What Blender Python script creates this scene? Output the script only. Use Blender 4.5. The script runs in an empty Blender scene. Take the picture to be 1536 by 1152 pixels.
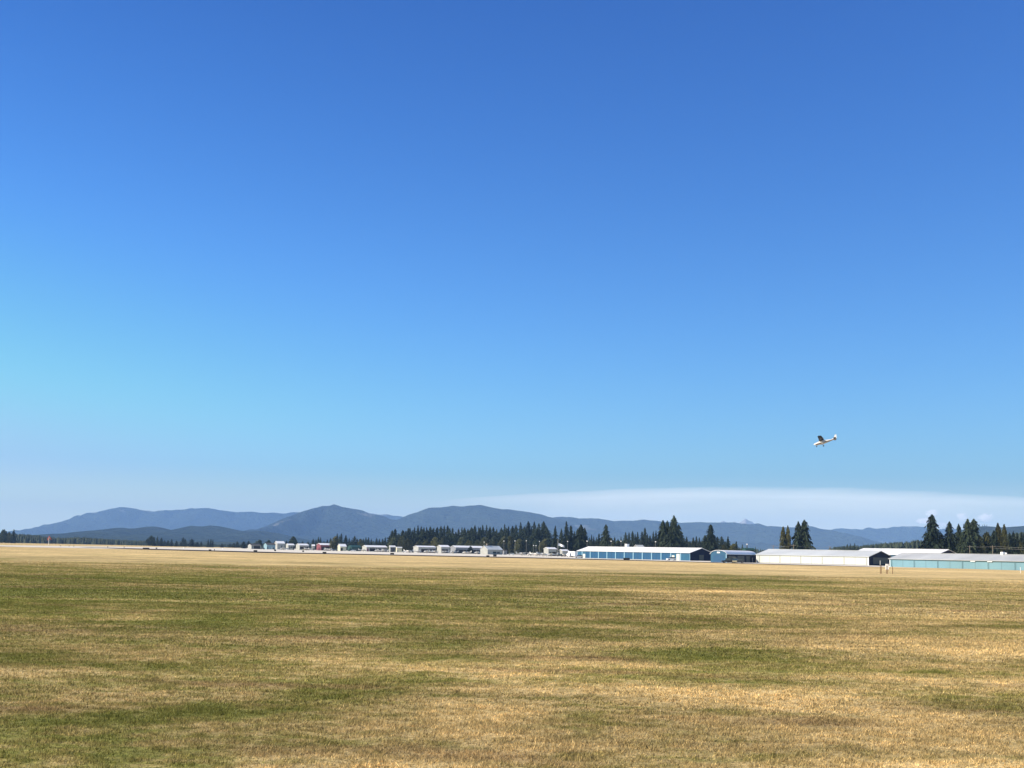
import bpy, math, random
import numpy as np
from mathutils import Vector, Matrix

random.seed(7)
rng = np.random.default_rng(11)
R = math.radians
sc = bpy.context.scene
col = sc.collection

# ------------------------------------------------------------------ camera
F = 1950.0            # focal length in photo pixels (photo 1536 x 1152)
H = 2.6               # eye height above the field
PITCH = math.atan(251.35 / F)
ROLL = math.atan(0.020)
YH0, YHS = 812.0, 0.020
cam_d = bpy.data.cameras.new('camera')
cam_d.sensor_width = 36.0
cam_d.lens = 36.0 * F / 1536.0
cam_d.clip_start = 0.1
cam_d.clip_end = 200000.0
cam = bpy.data.objects.new('camera', cam_d)
col.objects.link(cam)
fwd = Vector((0, math.cos(PITCH), math.sin(PITCH)))
up0 = Vector((0, -math.sin(PITCH), math.cos(PITCH)))
rt0 = Vector((1, 0, 0))
up = up0 * math.cos(ROLL) - rt0 * math.sin(ROLL)
rt = rt0 * math.cos(ROLL) + up0 * math.sin(ROLL)
m = Matrix((rt, up, -fwd)).transposed().to_4x4()
m.translation = Vector((0, 0, H))
cam.matrix_world = m
sc.camera = cam


def at(px, py, Y):
    """world x, z seen at photo pixel (px, py) at distance Y"""
    d = fwd + rt * ((px - 768) / F) - up * ((py - 576) / F)
    k = Y / d.y
    return d.x * k, H + d.z * k


def gx(px, Y):
    """world x of a spot on the ground straight under the horizon at photo column px"""
    return at(px, YH0 + YHS * px, Y)[0]


# ------------------------------------------------------------------ noise (numpy)
def _hash(ix, iy, seed):
    h = (ix.astype(np.int64) * 374761393 + iy.astype(np.int64) * 668265263 + seed * 982451653) & 0x7fffffff
    h = ((h ^ (h >> 13)) * 1274126177) & 0x7fffffff
    h = h ^ (h >> 16)
    return (h & 0xffff) / 65535.0


def vnoise(x, y, seed=0):
    ix, iy = np.floor(x), np.floor(y)
    fx, fy = x - ix, y - iy
    fx = fx * fx * (3 - 2 * fx); fy = fy * fy * (3 - 2 * fy)
    a = _hash(ix, iy, seed); b = _hash(ix + 1, iy, seed)
    c = _hash(ix, iy + 1, seed); d = _hash(ix + 1, iy + 1, seed)
    return (a * (1 - fx) + b * fx) * (1 - fy) + (c * (1 - fx) + d * fx) * fy


def fbm(x, y, seed=0, octs=4):
    s, a, t = 0, 1, 0
    for k in range(octs):
        s = s + a * vnoise(x * 2 ** k, y * 2 ** k, seed + k * 17)
        t += a; a *= .5
    return s / t


# ------------------------------------------------------------------ materials
def new_mat(name):
    mt = bpy.data.materials.new(name); mt.use_nodes = True
    nt = mt.node_tree
    return mt, nt, nt.nodes['Principled BSDF'], nt.nodes['Material Output']


def paint(name, rgb, rough=.55, var=.12, scale=1.5, metal=0.0, rib=None, spec=.4):
    """painted / weathered surface with faint uneven dirt; rib=(axis, pitch) adds corrugation bump"""
    mt, nt, bs, out = new_mat(name)
    N, L = nt.nodes, nt.links
    tc = N.new('ShaderNodeTexCoord')
    no = N.new('ShaderNodeTexNoise'); no.inputs['Scale'].default_value = scale; no.inputs['Detail'].default_value = 6
    L.new(tc.outputs['Object'], no.inputs['Vector'])
    mx = N.new('ShaderNodeMix'); mx.data_type = 'RGBA'
    mx.inputs['A'].default_value = (*[c * (1 - var * 1.6) for c in rgb], 1)
    mx.inputs['B'].default_value = (*[min(1, c * (1 + var)) for c in rgb], 1)
    L.new(no.outputs['Fac'], mx.inputs['Factor'])
    L.new(mx.outputs['Result'], bs.inputs['Base Color'])
    bs.inputs['Roughness'].default_value = rough
    bs.inputs['Metallic'].default_value = metal
    bs.inputs['Specular IOR Level'].default_value = spec
    if rib:
        wv = N.new('ShaderNodeTexWave'); wv.bands_direction = rib[0]
        wv.inputs['Scale'].default_value = 1.0 / rib[1] * .32
        L.new(tc.outputs['Object'], wv.inputs['Vector'])
        bp = N.new('ShaderNodeBump'); bp.inputs['Strength'].default_value = .35; bp.inputs['Distance'].default_value = .04
        L.new(wv.outputs['Fac'], bp.inputs['Height']); L.new(bp.outputs['Normal'], bs.inputs['Normal'])
    return mt


M = {}
M['white_roof'] = paint('white_metal_roof', (.74, .74, .74), .5, .06, .25, rib=('X', .6))
M['grey_roof'] = paint('weathered_metal_roof', (.43, .445, .435), .5, .25, .12, rib=('X', .6))
M['pale_grey_roof'] = paint('pale_metal_roof', (.55, .57, .55), .5, .2, .12, rib=('X', .6))
M['dark_roof'] = paint('dark_shingle_roof', (.06, .055, .05), .9, .2, 1.0)
M['green_roof'] = paint('green_metal', (.018, .06, .05), .6, .15, .5)
M['shaded_navy_wall'] = paint('shaded_navy_siding', (.006, .012, .035), .7, .12, .3, spec=.15)  # navy paint taken to near-black: the walls' shade is in the colour
M['blue_wall'] = paint('blue_steel_siding', (.014, .088, .165), .6, .12, .3, rib=('X', .35))
M['blue_door'] = paint('blue_steel_door', (.012, .072, .160), .5, .12, .8)
M['pale_blue'] = paint('pale_blue_trim', (.22, .36, .46), .5, .08)
M['light_blue_wall'] = paint('light_blue_siding', (.20, .31, .36), .6, .10, .3)
M['teal_wall'] = paint('teal_siding', (.145, .27, .32), .6, .10, .2, rib=('X', .4))
M['teal_dark'] = paint('dark_teal_track', (.07, .14, .16), .6, .1)
M['white_wall'] = paint('white_siding', (.46, .475, .43), .6, .08, .3, rib=('X', .4))
M['white_door'] = paint('white_door_panel', (.52, .54, .49), .5, .06, .4)
M['village_wall'] = paint('off_white_siding', (.34, .345, .32), .6, .2, .4)
M['cream_wall'] = paint('cream_siding', (.50, .48, .35), .7, .1, .4)
M['red_wall'] = paint('faded_red_siding', (.20, .06, .07), .7, .15, .4)
M['grey_wall'] = paint('grey_siding', (.22, .23, .25), .7, .1, .4)
M['trim_dark'] = paint('dark_trim', (.05, .06, .06), .6, .1)
M['trim_white'] = paint('white_trim', (.82, .82, .80), .5, .04)
M['interior_shade'] = paint('interior_shade', (.04, .035, .035), .9, .2)  # near-black colour standing in for shade inside the open bays
M['glass'] = paint('window_glass', (.03, .05, .06), .08, .1, spec=.8)
M['pole_metal'] = paint('galvanised_pole', (.20, .20, .19), .5, .1)
M['lamp_white'] = paint('white_lamp_housing', (.8, .8, .78), .4, .03)
M['wood_post'] = paint('brown_wood', (.14, .075, .035), .9, .25, 6)
M['grey_wood'] = paint('grey_wood_pole', (.22, .18, .14), .9, .2, 3)
M['black_paint'] = paint('black_panel', (.02, .018, .016), .7, .2)
M['rubber'] = paint('tyre_rubber', (.02, .02, .02), .8, .2)
M['orange'] = paint('orange_fabric', (.40, .07, .04), .8, .1)
M['aero_white'] = paint('white_aircraft_paint', (.62, .61, .57), .25, .03, spec=.6)
M['aero_stripe'] = paint('dark_red_stripe', (.06, .02, .025), .3, .05)
M['aero_blue'] = paint('blue_aircraft_paint', (.05, .12, .30), .3, .05)
M['car_white'] = paint('white_vehicle_paint', (.75, .75, .74), .25, .03, spec=.6)
M['car_dark'] = paint('dark_vehicle_paint', (.025, .025, .03), .25, .05, spec=.6)
M['car_tan'] = paint('tan_vehicle_paint', (.38, .33, .20), .35, .05)
M['car_silver'] = paint('silver_vehicle_paint', (.45, .46, .47), .3, .04)
M['flag_white'] = paint('white_fabric', (.8, .8, .8), .8, .03)
M['red_light'] = paint('red_lens', (.3, .02, .02), .3, .02)


def foliage(name, a, b, scale=.35):
    mt, nt, bs, out = new_mat(name)
    N, L = nt.nodes, nt.links
    ge = N.new('ShaderNodeNewGeometry')
    no = N.new('ShaderNodeTexNoise'); no.inputs['Scale'].default_value = scale; no.inputs['Detail'].default_value = 5
    L.new(ge.outputs['Position'], no.inputs['Vector'])
    oi = N.new('ShaderNodeObjectInfo')
    ad = N.new('ShaderNodeMath'); ad.operation = 'MULTIPLY_ADD'; ad.inputs[1].default_value = .5
    L.new(oi.outputs['Random'], ad.inputs[0]); L.new(no.outputs['Fac'], ad.inputs[2])
    mr = N.new('ShaderNodeMapRange'); mr.inputs['From Min'].default_value = .4; mr.inputs['From Max'].default_value = 1.1
    L.new(ad.outputs[0], mr.inputs['Value'])
    mx = N.new('ShaderNodeMix'); mx.data_type = 'RGBA'
    mx.inputs['A'].default_value = (*a, 1); mx.inputs['B'].default_value = (*b, 1)
    L.new(mr.outputs[0], mx.inputs['Factor'])
    L.new(mx.outputs['Result'], bs.inputs['Base Color'])
    bs.inputs['Roughness'].default_value = .75
    bs.inputs['Specular IOR Level'].default_value = .15
    return mt


M['fir'] = foliage('fir_needles', (.008, .015, .010), (.040, .055, .026))
M['olive'] = foliage('olive_leaves', (.040, .045, .014), (.080, .078, .024))
M['leaf'] = foliage('broad_leaves', (.022, .036, .016), (.050, .058, .026))
M['bark'] = paint('bark', (.10, .07, .05), .9, .3, 2)
M['far_wood'] = foliage('distant_forest', (.020, .034, .024), (.045, .055, .030), .02)


def gpt(px, py):
    d = fwd + rt * ((px - 768) / F) - up * ((py - 576) / F)
    k = -H / d.z
    return d.x * k, d.y * k


PATCHES = []
for px, py, rx, ry, amp in ((700, 1090, 230, 60, .26), (560, 1150, 260, 40, .22), (1250, 1090, 330, 55, .30), (1050, 1045, 380, 22, .25), (1280, 925, 380, 45, .20), (1350, 968, 300, 14, .12),
                            (1150, 990, 260, 22, -.26), (860, 905, 190, 40, -.12), (300, 885, 480, 30, -.05), (90, 1105, 190, 40, -.20), (860, 1085, 90, 24, -.30), (1100, 1068, 70, 12, -.22), (1430, 1060, 90, 12, -.22),
                            (1350, 1135, 200, 18, -.2), (450, 1010, 330, 40, -.03), (280, 1050, 220, 24, .08), (1100, 872, 420, 14, -.22), (700, 935, 300, 12, .12)):
    cx, cy = gpt(px, py); x1, _ = gpt(px + rx, py); _, y0 = gpt(px, py - ry); _, y1 = gpt(px, py + ry)
    PATCHES.append((cx, (y0 + y1) / 2, abs(x1 - cx), abs(y0 - y1) / 2, amp * (1.0 if amp > 0 else .75)))


# ---- grass colour node group: patches of green, brown and straw laid out in world space
def grass_colour_group():
    g = bpy.data.node_groups.new('grass_colour', 'ShaderNodeTree')
    g.interface.new_socket('Color', in_out='OUTPUT', socket_type='NodeSocketColor')
    N, L = g.nodes, g.links
    out = N.new('NodeGroupOutput')
    ge = N.new('ShaderNodeNewGeometry')

    def noise(sx, sy, detail=4, rough=.55, off=0.0):
        mp = N.new('ShaderNodeMapping')
        mp.inputs['Scale'].default_value = (sx, sy, 0)
        mp.inputs['Location'].default_value = (off, off * .7, 0)
        mp.inputs['Rotation'].default_value = (0, 0, R(4))
        L.new(ge.outputs['Position'], mp.inputs['Vector'])
        n = N.new('ShaderNodeTexNoise'); n.noise_dimensions = '2D'
        n.inputs['Scale'].default_value = 1; n.inputs['Detail'].default_value = detail
        n.inputs['Roughness'].default_value = rough
        L.new(mp.outputs[0], n.inputs['Vector'])
        return n.outputs['Fac']

    def math_(op, a, b=None, c=None, clamp=False):
        n = N.new('ShaderNodeMath'); n.operation = op; n.use_clamp = clamp
        for i, v in enumerate((a, b, c)):
            if v is None: continue
            if isinstance(v, (int, float)): n.inputs[i].default_value = v
            else: L.new(v, n.inputs[i])
        return n.outputs[0]
    sep = N.new('ShaderNodeSeparateXYZ'); L.new(ge.outputs['Position'], sep.inputs[0])
    y = sep.outputs['Y']; x = sep.outputs['X']
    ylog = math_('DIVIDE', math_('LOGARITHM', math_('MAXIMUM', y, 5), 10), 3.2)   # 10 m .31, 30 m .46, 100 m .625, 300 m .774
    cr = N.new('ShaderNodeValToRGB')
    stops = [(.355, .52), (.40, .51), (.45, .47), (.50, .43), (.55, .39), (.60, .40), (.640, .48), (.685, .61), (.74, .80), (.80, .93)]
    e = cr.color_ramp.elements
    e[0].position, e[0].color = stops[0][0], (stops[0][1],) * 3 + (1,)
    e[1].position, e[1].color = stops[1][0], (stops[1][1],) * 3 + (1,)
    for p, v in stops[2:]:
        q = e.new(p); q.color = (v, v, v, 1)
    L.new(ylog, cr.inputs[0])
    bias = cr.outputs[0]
    big = noise(.045, .065, 3, .5, 3.1)
    mid = noise(.24, .34, 5, .6, 11.0)
    fine = noise(1.3, 2.1, 5, .65, 5.0)
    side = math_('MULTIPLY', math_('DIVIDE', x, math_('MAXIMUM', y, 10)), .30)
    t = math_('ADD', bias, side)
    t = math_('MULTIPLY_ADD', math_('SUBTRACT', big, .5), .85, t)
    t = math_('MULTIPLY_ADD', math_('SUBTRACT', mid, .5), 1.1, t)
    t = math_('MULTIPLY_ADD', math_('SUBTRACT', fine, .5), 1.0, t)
    # where the field is greener or drier: wide patches at their places on the ground
    for bx, by, rx, ry, amp in PATCHES:
        v1 = N.new('ShaderNodeVectorMath'); v1.operation = 'SUBTRACT'; v1.inputs[1].default_value = (bx, by, 0)
        v2 = N.new('ShaderNodeVectorMath'); v2.operation = 'MULTIPLY'; v2.inputs[1].default_value = (1 / rx, 1 / ry, 0)
        v3 = N.new('ShaderNodeVectorMath'); v3.operation = 'LENGTH'
        L.new(ge.outputs['Position'], v1.inputs[0]); L.new(v1.outputs[0], v2.inputs[0]); L.new(v2.outputs[0], v3.inputs[0])
        pm = N.new('ShaderNodeMapRange'); pm.interpolation_type = 'SMOOTHSTEP'
        pm.inputs['From Min'].default_value = 1.25; pm.inputs['From Max'].default_value = .2; pm.inputs['To Max'].default_value = amp
        L.new(v3.outputs['Value'], pm.inputs['Value'])
        t = math_('ADD', t, pm.outputs[0])
    rp = N.new('ShaderNodeValToRGB')
    e = rp.color_ramp.elements
    e[0].position, e[0].color = .02, (.165, .170, .040, 1)
    e[1].position, e[1].color = 1.0, (.76, .55, .245, 1)
    for p, c in ((.26, (.225, .215, .056)), (.42, (.315, .265, .088)), (.66, (.52, .39, .17))):
        q = e.new(p); q.color = (*c, 1)
    L.new(t, rp.inputs[0])
    # reddish brown seed-head patches
    br = noise(.11, .30, 4, .6, 27.0)
    bf = N.new('ShaderNodeMapRange'); bf.inputs['From Min'].default_value = .56; bf.inputs['From Max'].default_value = .74
    bf.inputs['To Max'].default_value = .60
    L.new(br, bf.inputs['Value'])
    mx = N.new('ShaderNodeMix'); mx.data_type = 'RGBA'
    L.new(bf.outputs[0], mx.inputs['Factor']); L.new(rp.outputs[0], mx.inputs['A'])
    mx.inputs['B'].default_value = (.27, .165, .085, 1)
    # small scale mottling
    mo = noise(9, 14, 3, .7, 2.0)
    mm = N.new('ShaderNodeMapRange'); mm.inputs['From Min'].default_value = .3; mm.inputs['From Max'].default_value = .7
    mm.inputs['To Min'].default_value = .52; mm.inputs['To Max'].default_value = 1.38
    L.new(mo, mm.inputs['Value'])
    # long streaks left by mowing and by taller grass
    st = noise(.03, .12, 5, .7, 40.0)
    sm = N.new('ShaderNodeMapRange'); sm.inputs['From Min'].default_value = .35; sm.inputs['From Max'].default_value = .65
    sm.inputs['To Min'].default_value = .80; sm.inputs['To Max'].default_value = 1.12
    L.new(st, sm.inputs['Value'])
    far = noise(.010, .030, 5, .75, 60.0)
    fm = N.new('ShaderNodeMapRange'); fm.inputs['From Min'].default_value = .3; fm.inputs['From Max'].default_value = .7
    fm.inputs['To Min'].default_value = .78; fm.inputs['To Max'].default_value = 1.16
    L.new(far, fm.inputs['Value'])
    sk = noise(38, 52, 2, .6, 5.0)
    sk2 = N.new('ShaderNodeMapRange'); sk2.inputs['From Min'].default_value = .3; sk2.inputs['From Max'].default_value = .7
    sk2.inputs['To Min'].default_value = .62; sk2.inputs['To Max'].default_value = 1.34
    L.new(sk, sk2.inputs['Value'])
    fm2 = math_('MULTIPLY', fm.outputs[0], sk2.outputs[0])
    k = math_('MULTIPLY', math_('MULTIPLY', mm.outputs[0], sm.outputs[0]), fm2)
    vm = N.new('ShaderNodeVectorMath'); vm.operation = 'SCALE'
    L.new(mx.outputs['Result'], vm.inputs[0]); L.new(k, vm.inputs['Scale'])
    L.new(vm.outputs[0], out.inputs[0])
    return g


GCG = grass_colour_group()


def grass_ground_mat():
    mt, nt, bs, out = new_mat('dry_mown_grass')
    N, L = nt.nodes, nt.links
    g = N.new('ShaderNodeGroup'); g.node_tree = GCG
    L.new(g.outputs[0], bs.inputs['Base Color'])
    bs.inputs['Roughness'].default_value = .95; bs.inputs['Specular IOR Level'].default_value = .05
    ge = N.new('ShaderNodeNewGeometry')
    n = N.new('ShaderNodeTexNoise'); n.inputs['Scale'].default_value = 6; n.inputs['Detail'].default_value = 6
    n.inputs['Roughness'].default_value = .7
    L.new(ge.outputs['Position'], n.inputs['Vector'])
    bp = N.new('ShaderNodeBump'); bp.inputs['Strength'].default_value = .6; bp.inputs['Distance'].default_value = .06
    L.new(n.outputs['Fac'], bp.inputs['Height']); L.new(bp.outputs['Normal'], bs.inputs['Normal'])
    return mt


def grass_blade_mat():
    mt, nt, bs, out = new_mat('grass_blades')
    N, L = nt.nodes, nt.links
    g = N.new('ShaderNodeGroup'); g.node_tree = GCG
    at_ = N.new('ShaderNodeAttribute'); at_.attribute_name = 'tone'
    mr = N.new('ShaderNodeMapRange'); mr.inputs['To Min'].default_value = .42; mr.inputs['To Max'].default_value = 1.75
    L.new(at_.outputs['Fac'], mr.inputs['Value'])
    vm = N.new('ShaderNodeVectorMath'); vm.operation = 'SCALE'
    L.new(g.outputs[0], vm.inputs[0]); L.new(mr.outputs[0], vm.inputs['Scale'])
    df = N.new('ShaderNodeBsdfDiffuse'); tr = N.new('ShaderNodeBsdfTranslucent')
    L.new(vm.outputs[0], df.inputs['Color']); L.new(vm.outputs[0], tr.inputs['Color'])
    mx = N.new('ShaderNodeMixShader'); mx.inputs[0].default_value = .4
    L.new(df.outputs[0], mx.inputs[1]); L.new(tr.outputs[0], mx.inputs[2])
    L.new(mx.outputs[0], out.inputs['Surface'])
    nt.nodes.remove(bs)
    return mt


M['ground'] = grass_ground_mat()
M['blades'] = grass_blade_mat()


def strip_mat(name, a, b, sx=.01, sy=.08):
    mt, nt, bs, out = new_mat(name)
    N, L = nt.nodes, nt.links
    ge = N.new('ShaderNodeNewGeometry')
    mp = N.new('ShaderNodeMapping'); mp.inputs['Scale'].default_value = (sx, sy, 0)
    L.new(ge.outputs['Position'], mp.inputs['Vector'])
    n = N.new('ShaderNodeTexNoise'); n.inputs['Scale'].default_value = 1; n.inputs['Detail'].default_value = 6
    n.inputs['Roughness'].default_value = .7
    L.new(mp.outputs[0], n.inputs['Vector'])
    mx = N.new('ShaderNodeMix'); mx.data_type = 'RGBA'
    mx.inputs['A'].default_value = (*a, 1); mx.inputs['B'].default_value = (*b, 1)
    L.new(n.outputs['Fac'], mx.inputs['Factor']); L.new(mx.outputs['Result'], bs.inputs['Base Color'])
    bs.inputs['Roughness'].default_value = .9; bs.inputs['Specular IOR Level'].default_value = .1
    return mt


M['asphalt'] = strip_mat('worn_asphalt', (.022, .015, .009), (.05, .036, .022))
M['apron'] = strip_mat('pale_concrete', (.55, .49, .38), (.78, .72, .60))


def mountain_mat(name, a, b, clear, amt=.62):
    mt, nt, bs, out = new_mat(name)
    N, L = nt.nodes, nt.links
    ge = N.new('ShaderNodeNewGeometry')
    n1 = N.new('ShaderNodeTexNoise'); n1.inputs['Scale'].default_value = .0022; n1.inputs['Detail'].default_value = 8
    n1.inputs['Roughness'].default_value = .65
    L.new(ge.outputs['Position'], n1.inputs['Vector'])
    mx = N.new('ShaderNodeMix'); mx.data_type = 'RGBA'
    mx.inputs['A'].default_value = (*a, 1); mx.inputs['B'].default_value = (*b, 1)
    L.new(n1.outputs['Fac'], mx.inputs['Factor'])
    vo = N.new('ShaderNodeTexNoise'); vo.inputs['Scale'].default_value = .0014; vo.inputs['Detail'].default_value = 3
    mp = N.new('ShaderNodeMapping'); mp.inputs['Scale'].default_value = (1, .5, 2.6); mp.inputs['Rotation'].default_value = (0, R(14), 0)
    L.new(ge.outputs['Position'], mp.inputs['Vector']); L.new(mp.outputs[0], vo.inputs['Vector'])
    mr = N.new('ShaderNodeMapRange'); mr.inputs['From Min'].default_value = amt; mr.inputs['From Max'].default_value = amt + .03
    L.new(vo.outputs['Fac'], mr.inputs['Value'])
    m2 = N.new('ShaderNodeMix'); m2.data_type = 'RGBA'; m2.inputs['B'].default_value = (*clear, 1)
    L.new(mr.outputs[0], m2.inputs['Factor']); L.new(mx.outputs['Result'], m2.inputs['A'])
    L.new(m2.outputs['Result'], bs.inputs['Base Color'])
    bs.inputs['Roughness'].default_value = 1; bs.inputs['Specular IOR Level'].default_value = 0
    nb_ = N.new('ShaderNodeTexNoise'); nb_.inputs['Scale'].default_value = .0035; nb_.inputs['Detail'].default_value = 7
    nb_.inputs['Roughness'].default_value = .6
    L.new(ge.outputs['Position'], nb_.inputs['Vector'])
    bp = N.new('ShaderNodeBump'); bp.inputs['Strength'].default_value = 1; bp.inputs['Distance'].default_value = 400
    L.new(nb_.outputs['Fac'], bp.inputs['Height']); L.new(bp.outputs['Normal'], bs.inputs['Normal'])
    return mt


M['mount'] = mountain_mat('forested_slope', (.008, .016, .012), (.05, .068, .048), (.13, .13, .11), .64)
M['mount_low'] = mountain_mat('low_forested_slope', (.018, .030, .020), (.04, .052, .032), (.10, .10, .06), .66)


def vol_mat(name, colr, dens, aniso=0.2):
    mt = bpy.data.materials.new(name); mt.use_nodes = True
    nt = mt.node_tree; nt.nodes.remove(nt.nodes['Principled BSDF'])
    v = nt.nodes.new('ShaderNodeVolumePrincipled')
    v.inputs['Color'].default_value = (*colr, 1)
    v.inputs['Density'].default_value = dens
    v.inputs['Anisotropy'].default_value = aniso
    nt.links.new(v.outputs[0], nt.nodes['Material Output'].inputs['Volume'])
    try: mt.cycles.homogeneous_volume = True
    except Exception: pass
    return mt


# ------------------------------------------------------------------ mesh helpers
class MB:
    def __init__(s): s.v = []; s.f = []

    def add(s, vs, fs):
        o = len(s.v); s.v += [tuple(p) for p in vs]; s.f += [tuple(o + i for i in f) for f in fs]
        return s

    def box(s, x0, x1, y0, y1, z0, z1):
        return s.add([(x0, y0, z0), (x1, y0, z0), (x1, y1, z0), (x0, y1, z0), (x0, y0, z1), (x1, y0, z1), (x1, y1, z1), (x0, y1, z1)],
                     [(0, 3, 2, 1), (4, 5, 6, 7), (0, 1, 5, 4), (1, 2, 6, 5), (2, 3, 7, 6), (3, 0, 4, 7)])

    def tube(s, a, b, r0, r1=None, n=8):
        a, b = Vector(a), Vector(b); r1 = r0 if r1 is None else r1
        d = (b - a).normalized()
        u = d.orthogonal().normalized(); w = d.cross(u)
        vs = []
        for p, r in ((a, r0), (b, r1)):
            for k in range(n):
                t = 2 * math.pi * k / n
                vs.append(p + u * (r * math.cos(t)) + w * (r * math.sin(t)))
        fs = [(k, (k + 1) % n, n + (k + 1) % n, n + k) for k in range(n)] + [tuple(range(n - 1, -1, -1)), tuple(range(n, 2 * n))]
        return s.add(vs, fs)

    def loft(s, rings):
        n = len(rings[0]); vs = [p for r in rings for p in r]; fs = []
        for i in range(len(rings) - 1):
            for k in range(n):
                fs.append((i * n + k, i * n + (k + 1) % n, (i + 1) * n + (k + 1) % n, (i + 1) * n + k))
        fs.append(tuple(range(n - 1, -1, -1))); fs.append(tuple((len(rings) - 1) * n + k for k in range(n)))
        return s.add(vs, fs)

    def sphere(s, c, r, n=8, sz=1.0):
        rings = []
        for i in range(1, n):
            t = math.pi * i / n
            rings.append([(c[0] + r * math.sin(t) * math.cos(2 * math.pi * k / n), c[1] + r * math.sin(t) * math.sin(2 * math.pi * k / n), c[2] - r * sz * math.cos(t)) for k in range(n)])
        return s.loft(rings)

    def prism(s, poly, x0, x1):
        """poly of (y, z), extruded along x"""
        n = len(poly)
        vs = [(x0, y, z) for y, z in poly] + [(x1, y, z) for y, z in poly]
        fs = [(k, (k + 1) % n, n + (k + 1) % n, n + k) for k in range(n)] + [tuple(range(n - 1, -1, -1)), tuple(range(n, 2 * n))]
        return s.add(vs, fs)

    def build(s, name, mat, parent=None, smooth=False):
        me = bpy.data.meshes.new(name)
        me.from_pydata(s.v, [], s.f); me.materials.append(mat); me.update()
        if smooth: me.polygons.foreach_set('use_smooth', [True] * len(me.polygons))
        o = bpy.data.objects.new(name, me); col.objects.link(o)
        if parent: o.parent = parent
        return o


def tag(o, label=None, cat=None, group=None, kind=None):
    if label: o['label'] = label
    if cat: o['category'] = cat
    if group: o['group'] = group
    if kind: o['kind'] = kind
    return o


def thing(name, loc, rz=0.0, label=None, cat=None, group=None, scale=None):
    o = bpy.data.objects.new(name, None); col.objects.link(o)
    o.location = loc; o.rotation_euler = (0, 0, rz)
    o.empty_display_size = .5
    if scale: o.scale = scale
    return tag(o, label, cat, group)


def kids(o): return [c for c in bpy.data.objects if c.parent == o]


KID = {}


def copy_thing(src, loc, rz=0.0, label=None, group=None, scale=None):
    r = src.copy(); col.objects.link(r); r.location = loc; r.rotation_euler = (0, 0, rz)
    if scale: r.scale = scale
    if label: r['label'] = label
    if group: r['group'] = group
    if src.name not in KID:
        KID[src.name] = [(c, kids(c)) for c in kids(src)]
    for c, gs in KID[src.name]:
        d = c.copy(); col.objects.link(d); d.parent = r
        for g in gs:
            e = g.copy(); col.objects.link(e); e.parent = d
    return r


# ------------------------------------------------------------------ ground, runway, apron
def sheet(name, xs, ys, z, mat):
    vs = [(x, y, z) for y in ys for x in xs]; n = len(xs); fs = []
    for j in range(len(ys) - 1):
        for i in range(n - 1):
            fs.append((j * n + i, j * n + i + 1, (j + 1) * n + i + 1, (j + 1) * n + i))
    me = bpy.data.meshes.new(name); me.from_pydata(vs, [], fs); me.materials.append(mat)
    o = bpy.data.objects.new(name, me); col.objects.link(o)
    return tag(o, kind='structure')


def graded(lims):
    out = []
    for a, b, st in lims:
        x = a
        while x < b - 1e-6: out.append(x); x += st
    out.append(lims[-1][1]); return out


gxs = graded([(-26000, -6000, 4000), (-6000, -1500, 500), (-1500, 1500, 60), (1500, 6000, 500), (6000, 26000, 4000)])
gys = graded([(-2000, -200, 300), (-200, 2000, 60), (2000, 6000, 250), (6000, 26000, 2500)])
sheet('ground', gxs, gys, 0.0, M['ground'])


def ribbon(name, pts, z, mat):
    """pts: list of (x, y_near, y_far)"""
    vs = []; fs = []
    for x, a, b in pts: vs += [(x, a, z), (x, b, z)]
    for i in range(len(pts) - 1): fs.append((2 * i, 2 * i + 2, 2 * i + 3, 2 * i + 1))
    me = bpy.data.meshes.new(name); me.from_pydata(vs, [], fs); me.materials.append(mat)
    o = bpy.data.objects.new(name, me); col.objects.link(o)
    return tag(o, kind='structure')


def ys_(px, py): return H * F / max(.8, (py - (YH0 + YHS * px)))


ap = []
for px, y0, y1 in ((-300, 640, 2600), (0, 640, 2300), (200, 660, 1700), (400, 600, 1500), (600, 600, 1400), (800, 600, 1250), (900, 560, 1050), (1000, 520, 900), (1130, 455, 700), (1300, 430, 620), (1420, 425, 520)):
    ap.append((gx(px, y0), y0, y1))
ribbon('apron', ap, .03, M['apron'])
rw = []
for px, y0, y1 in ((120, 820, 835), (200, 650, 740), (400, 545, 632), (600, 545, 632), (800, 540, 625), (950, 515, 575), (1060, 475, 525), (1150, 440, 480), (1260, 420, 455), (1330, 412, 425)):
    rw.append((gx(px, y0), y0, y1))
ribbon('runway', rw, .06, M['asphalt'])
rd = []
for px, y0, y1 in ((-200, 640, 665), (0, 640, 665), (90, 690, 720), (150, 790, 830)):
    rd.append((gx(px, y0), y0, y1))
ribbon('taxiway', rd, .09, strip_mat('brown_shoulder', (.16, .11, .06), (.26, .19, .11)))

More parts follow.
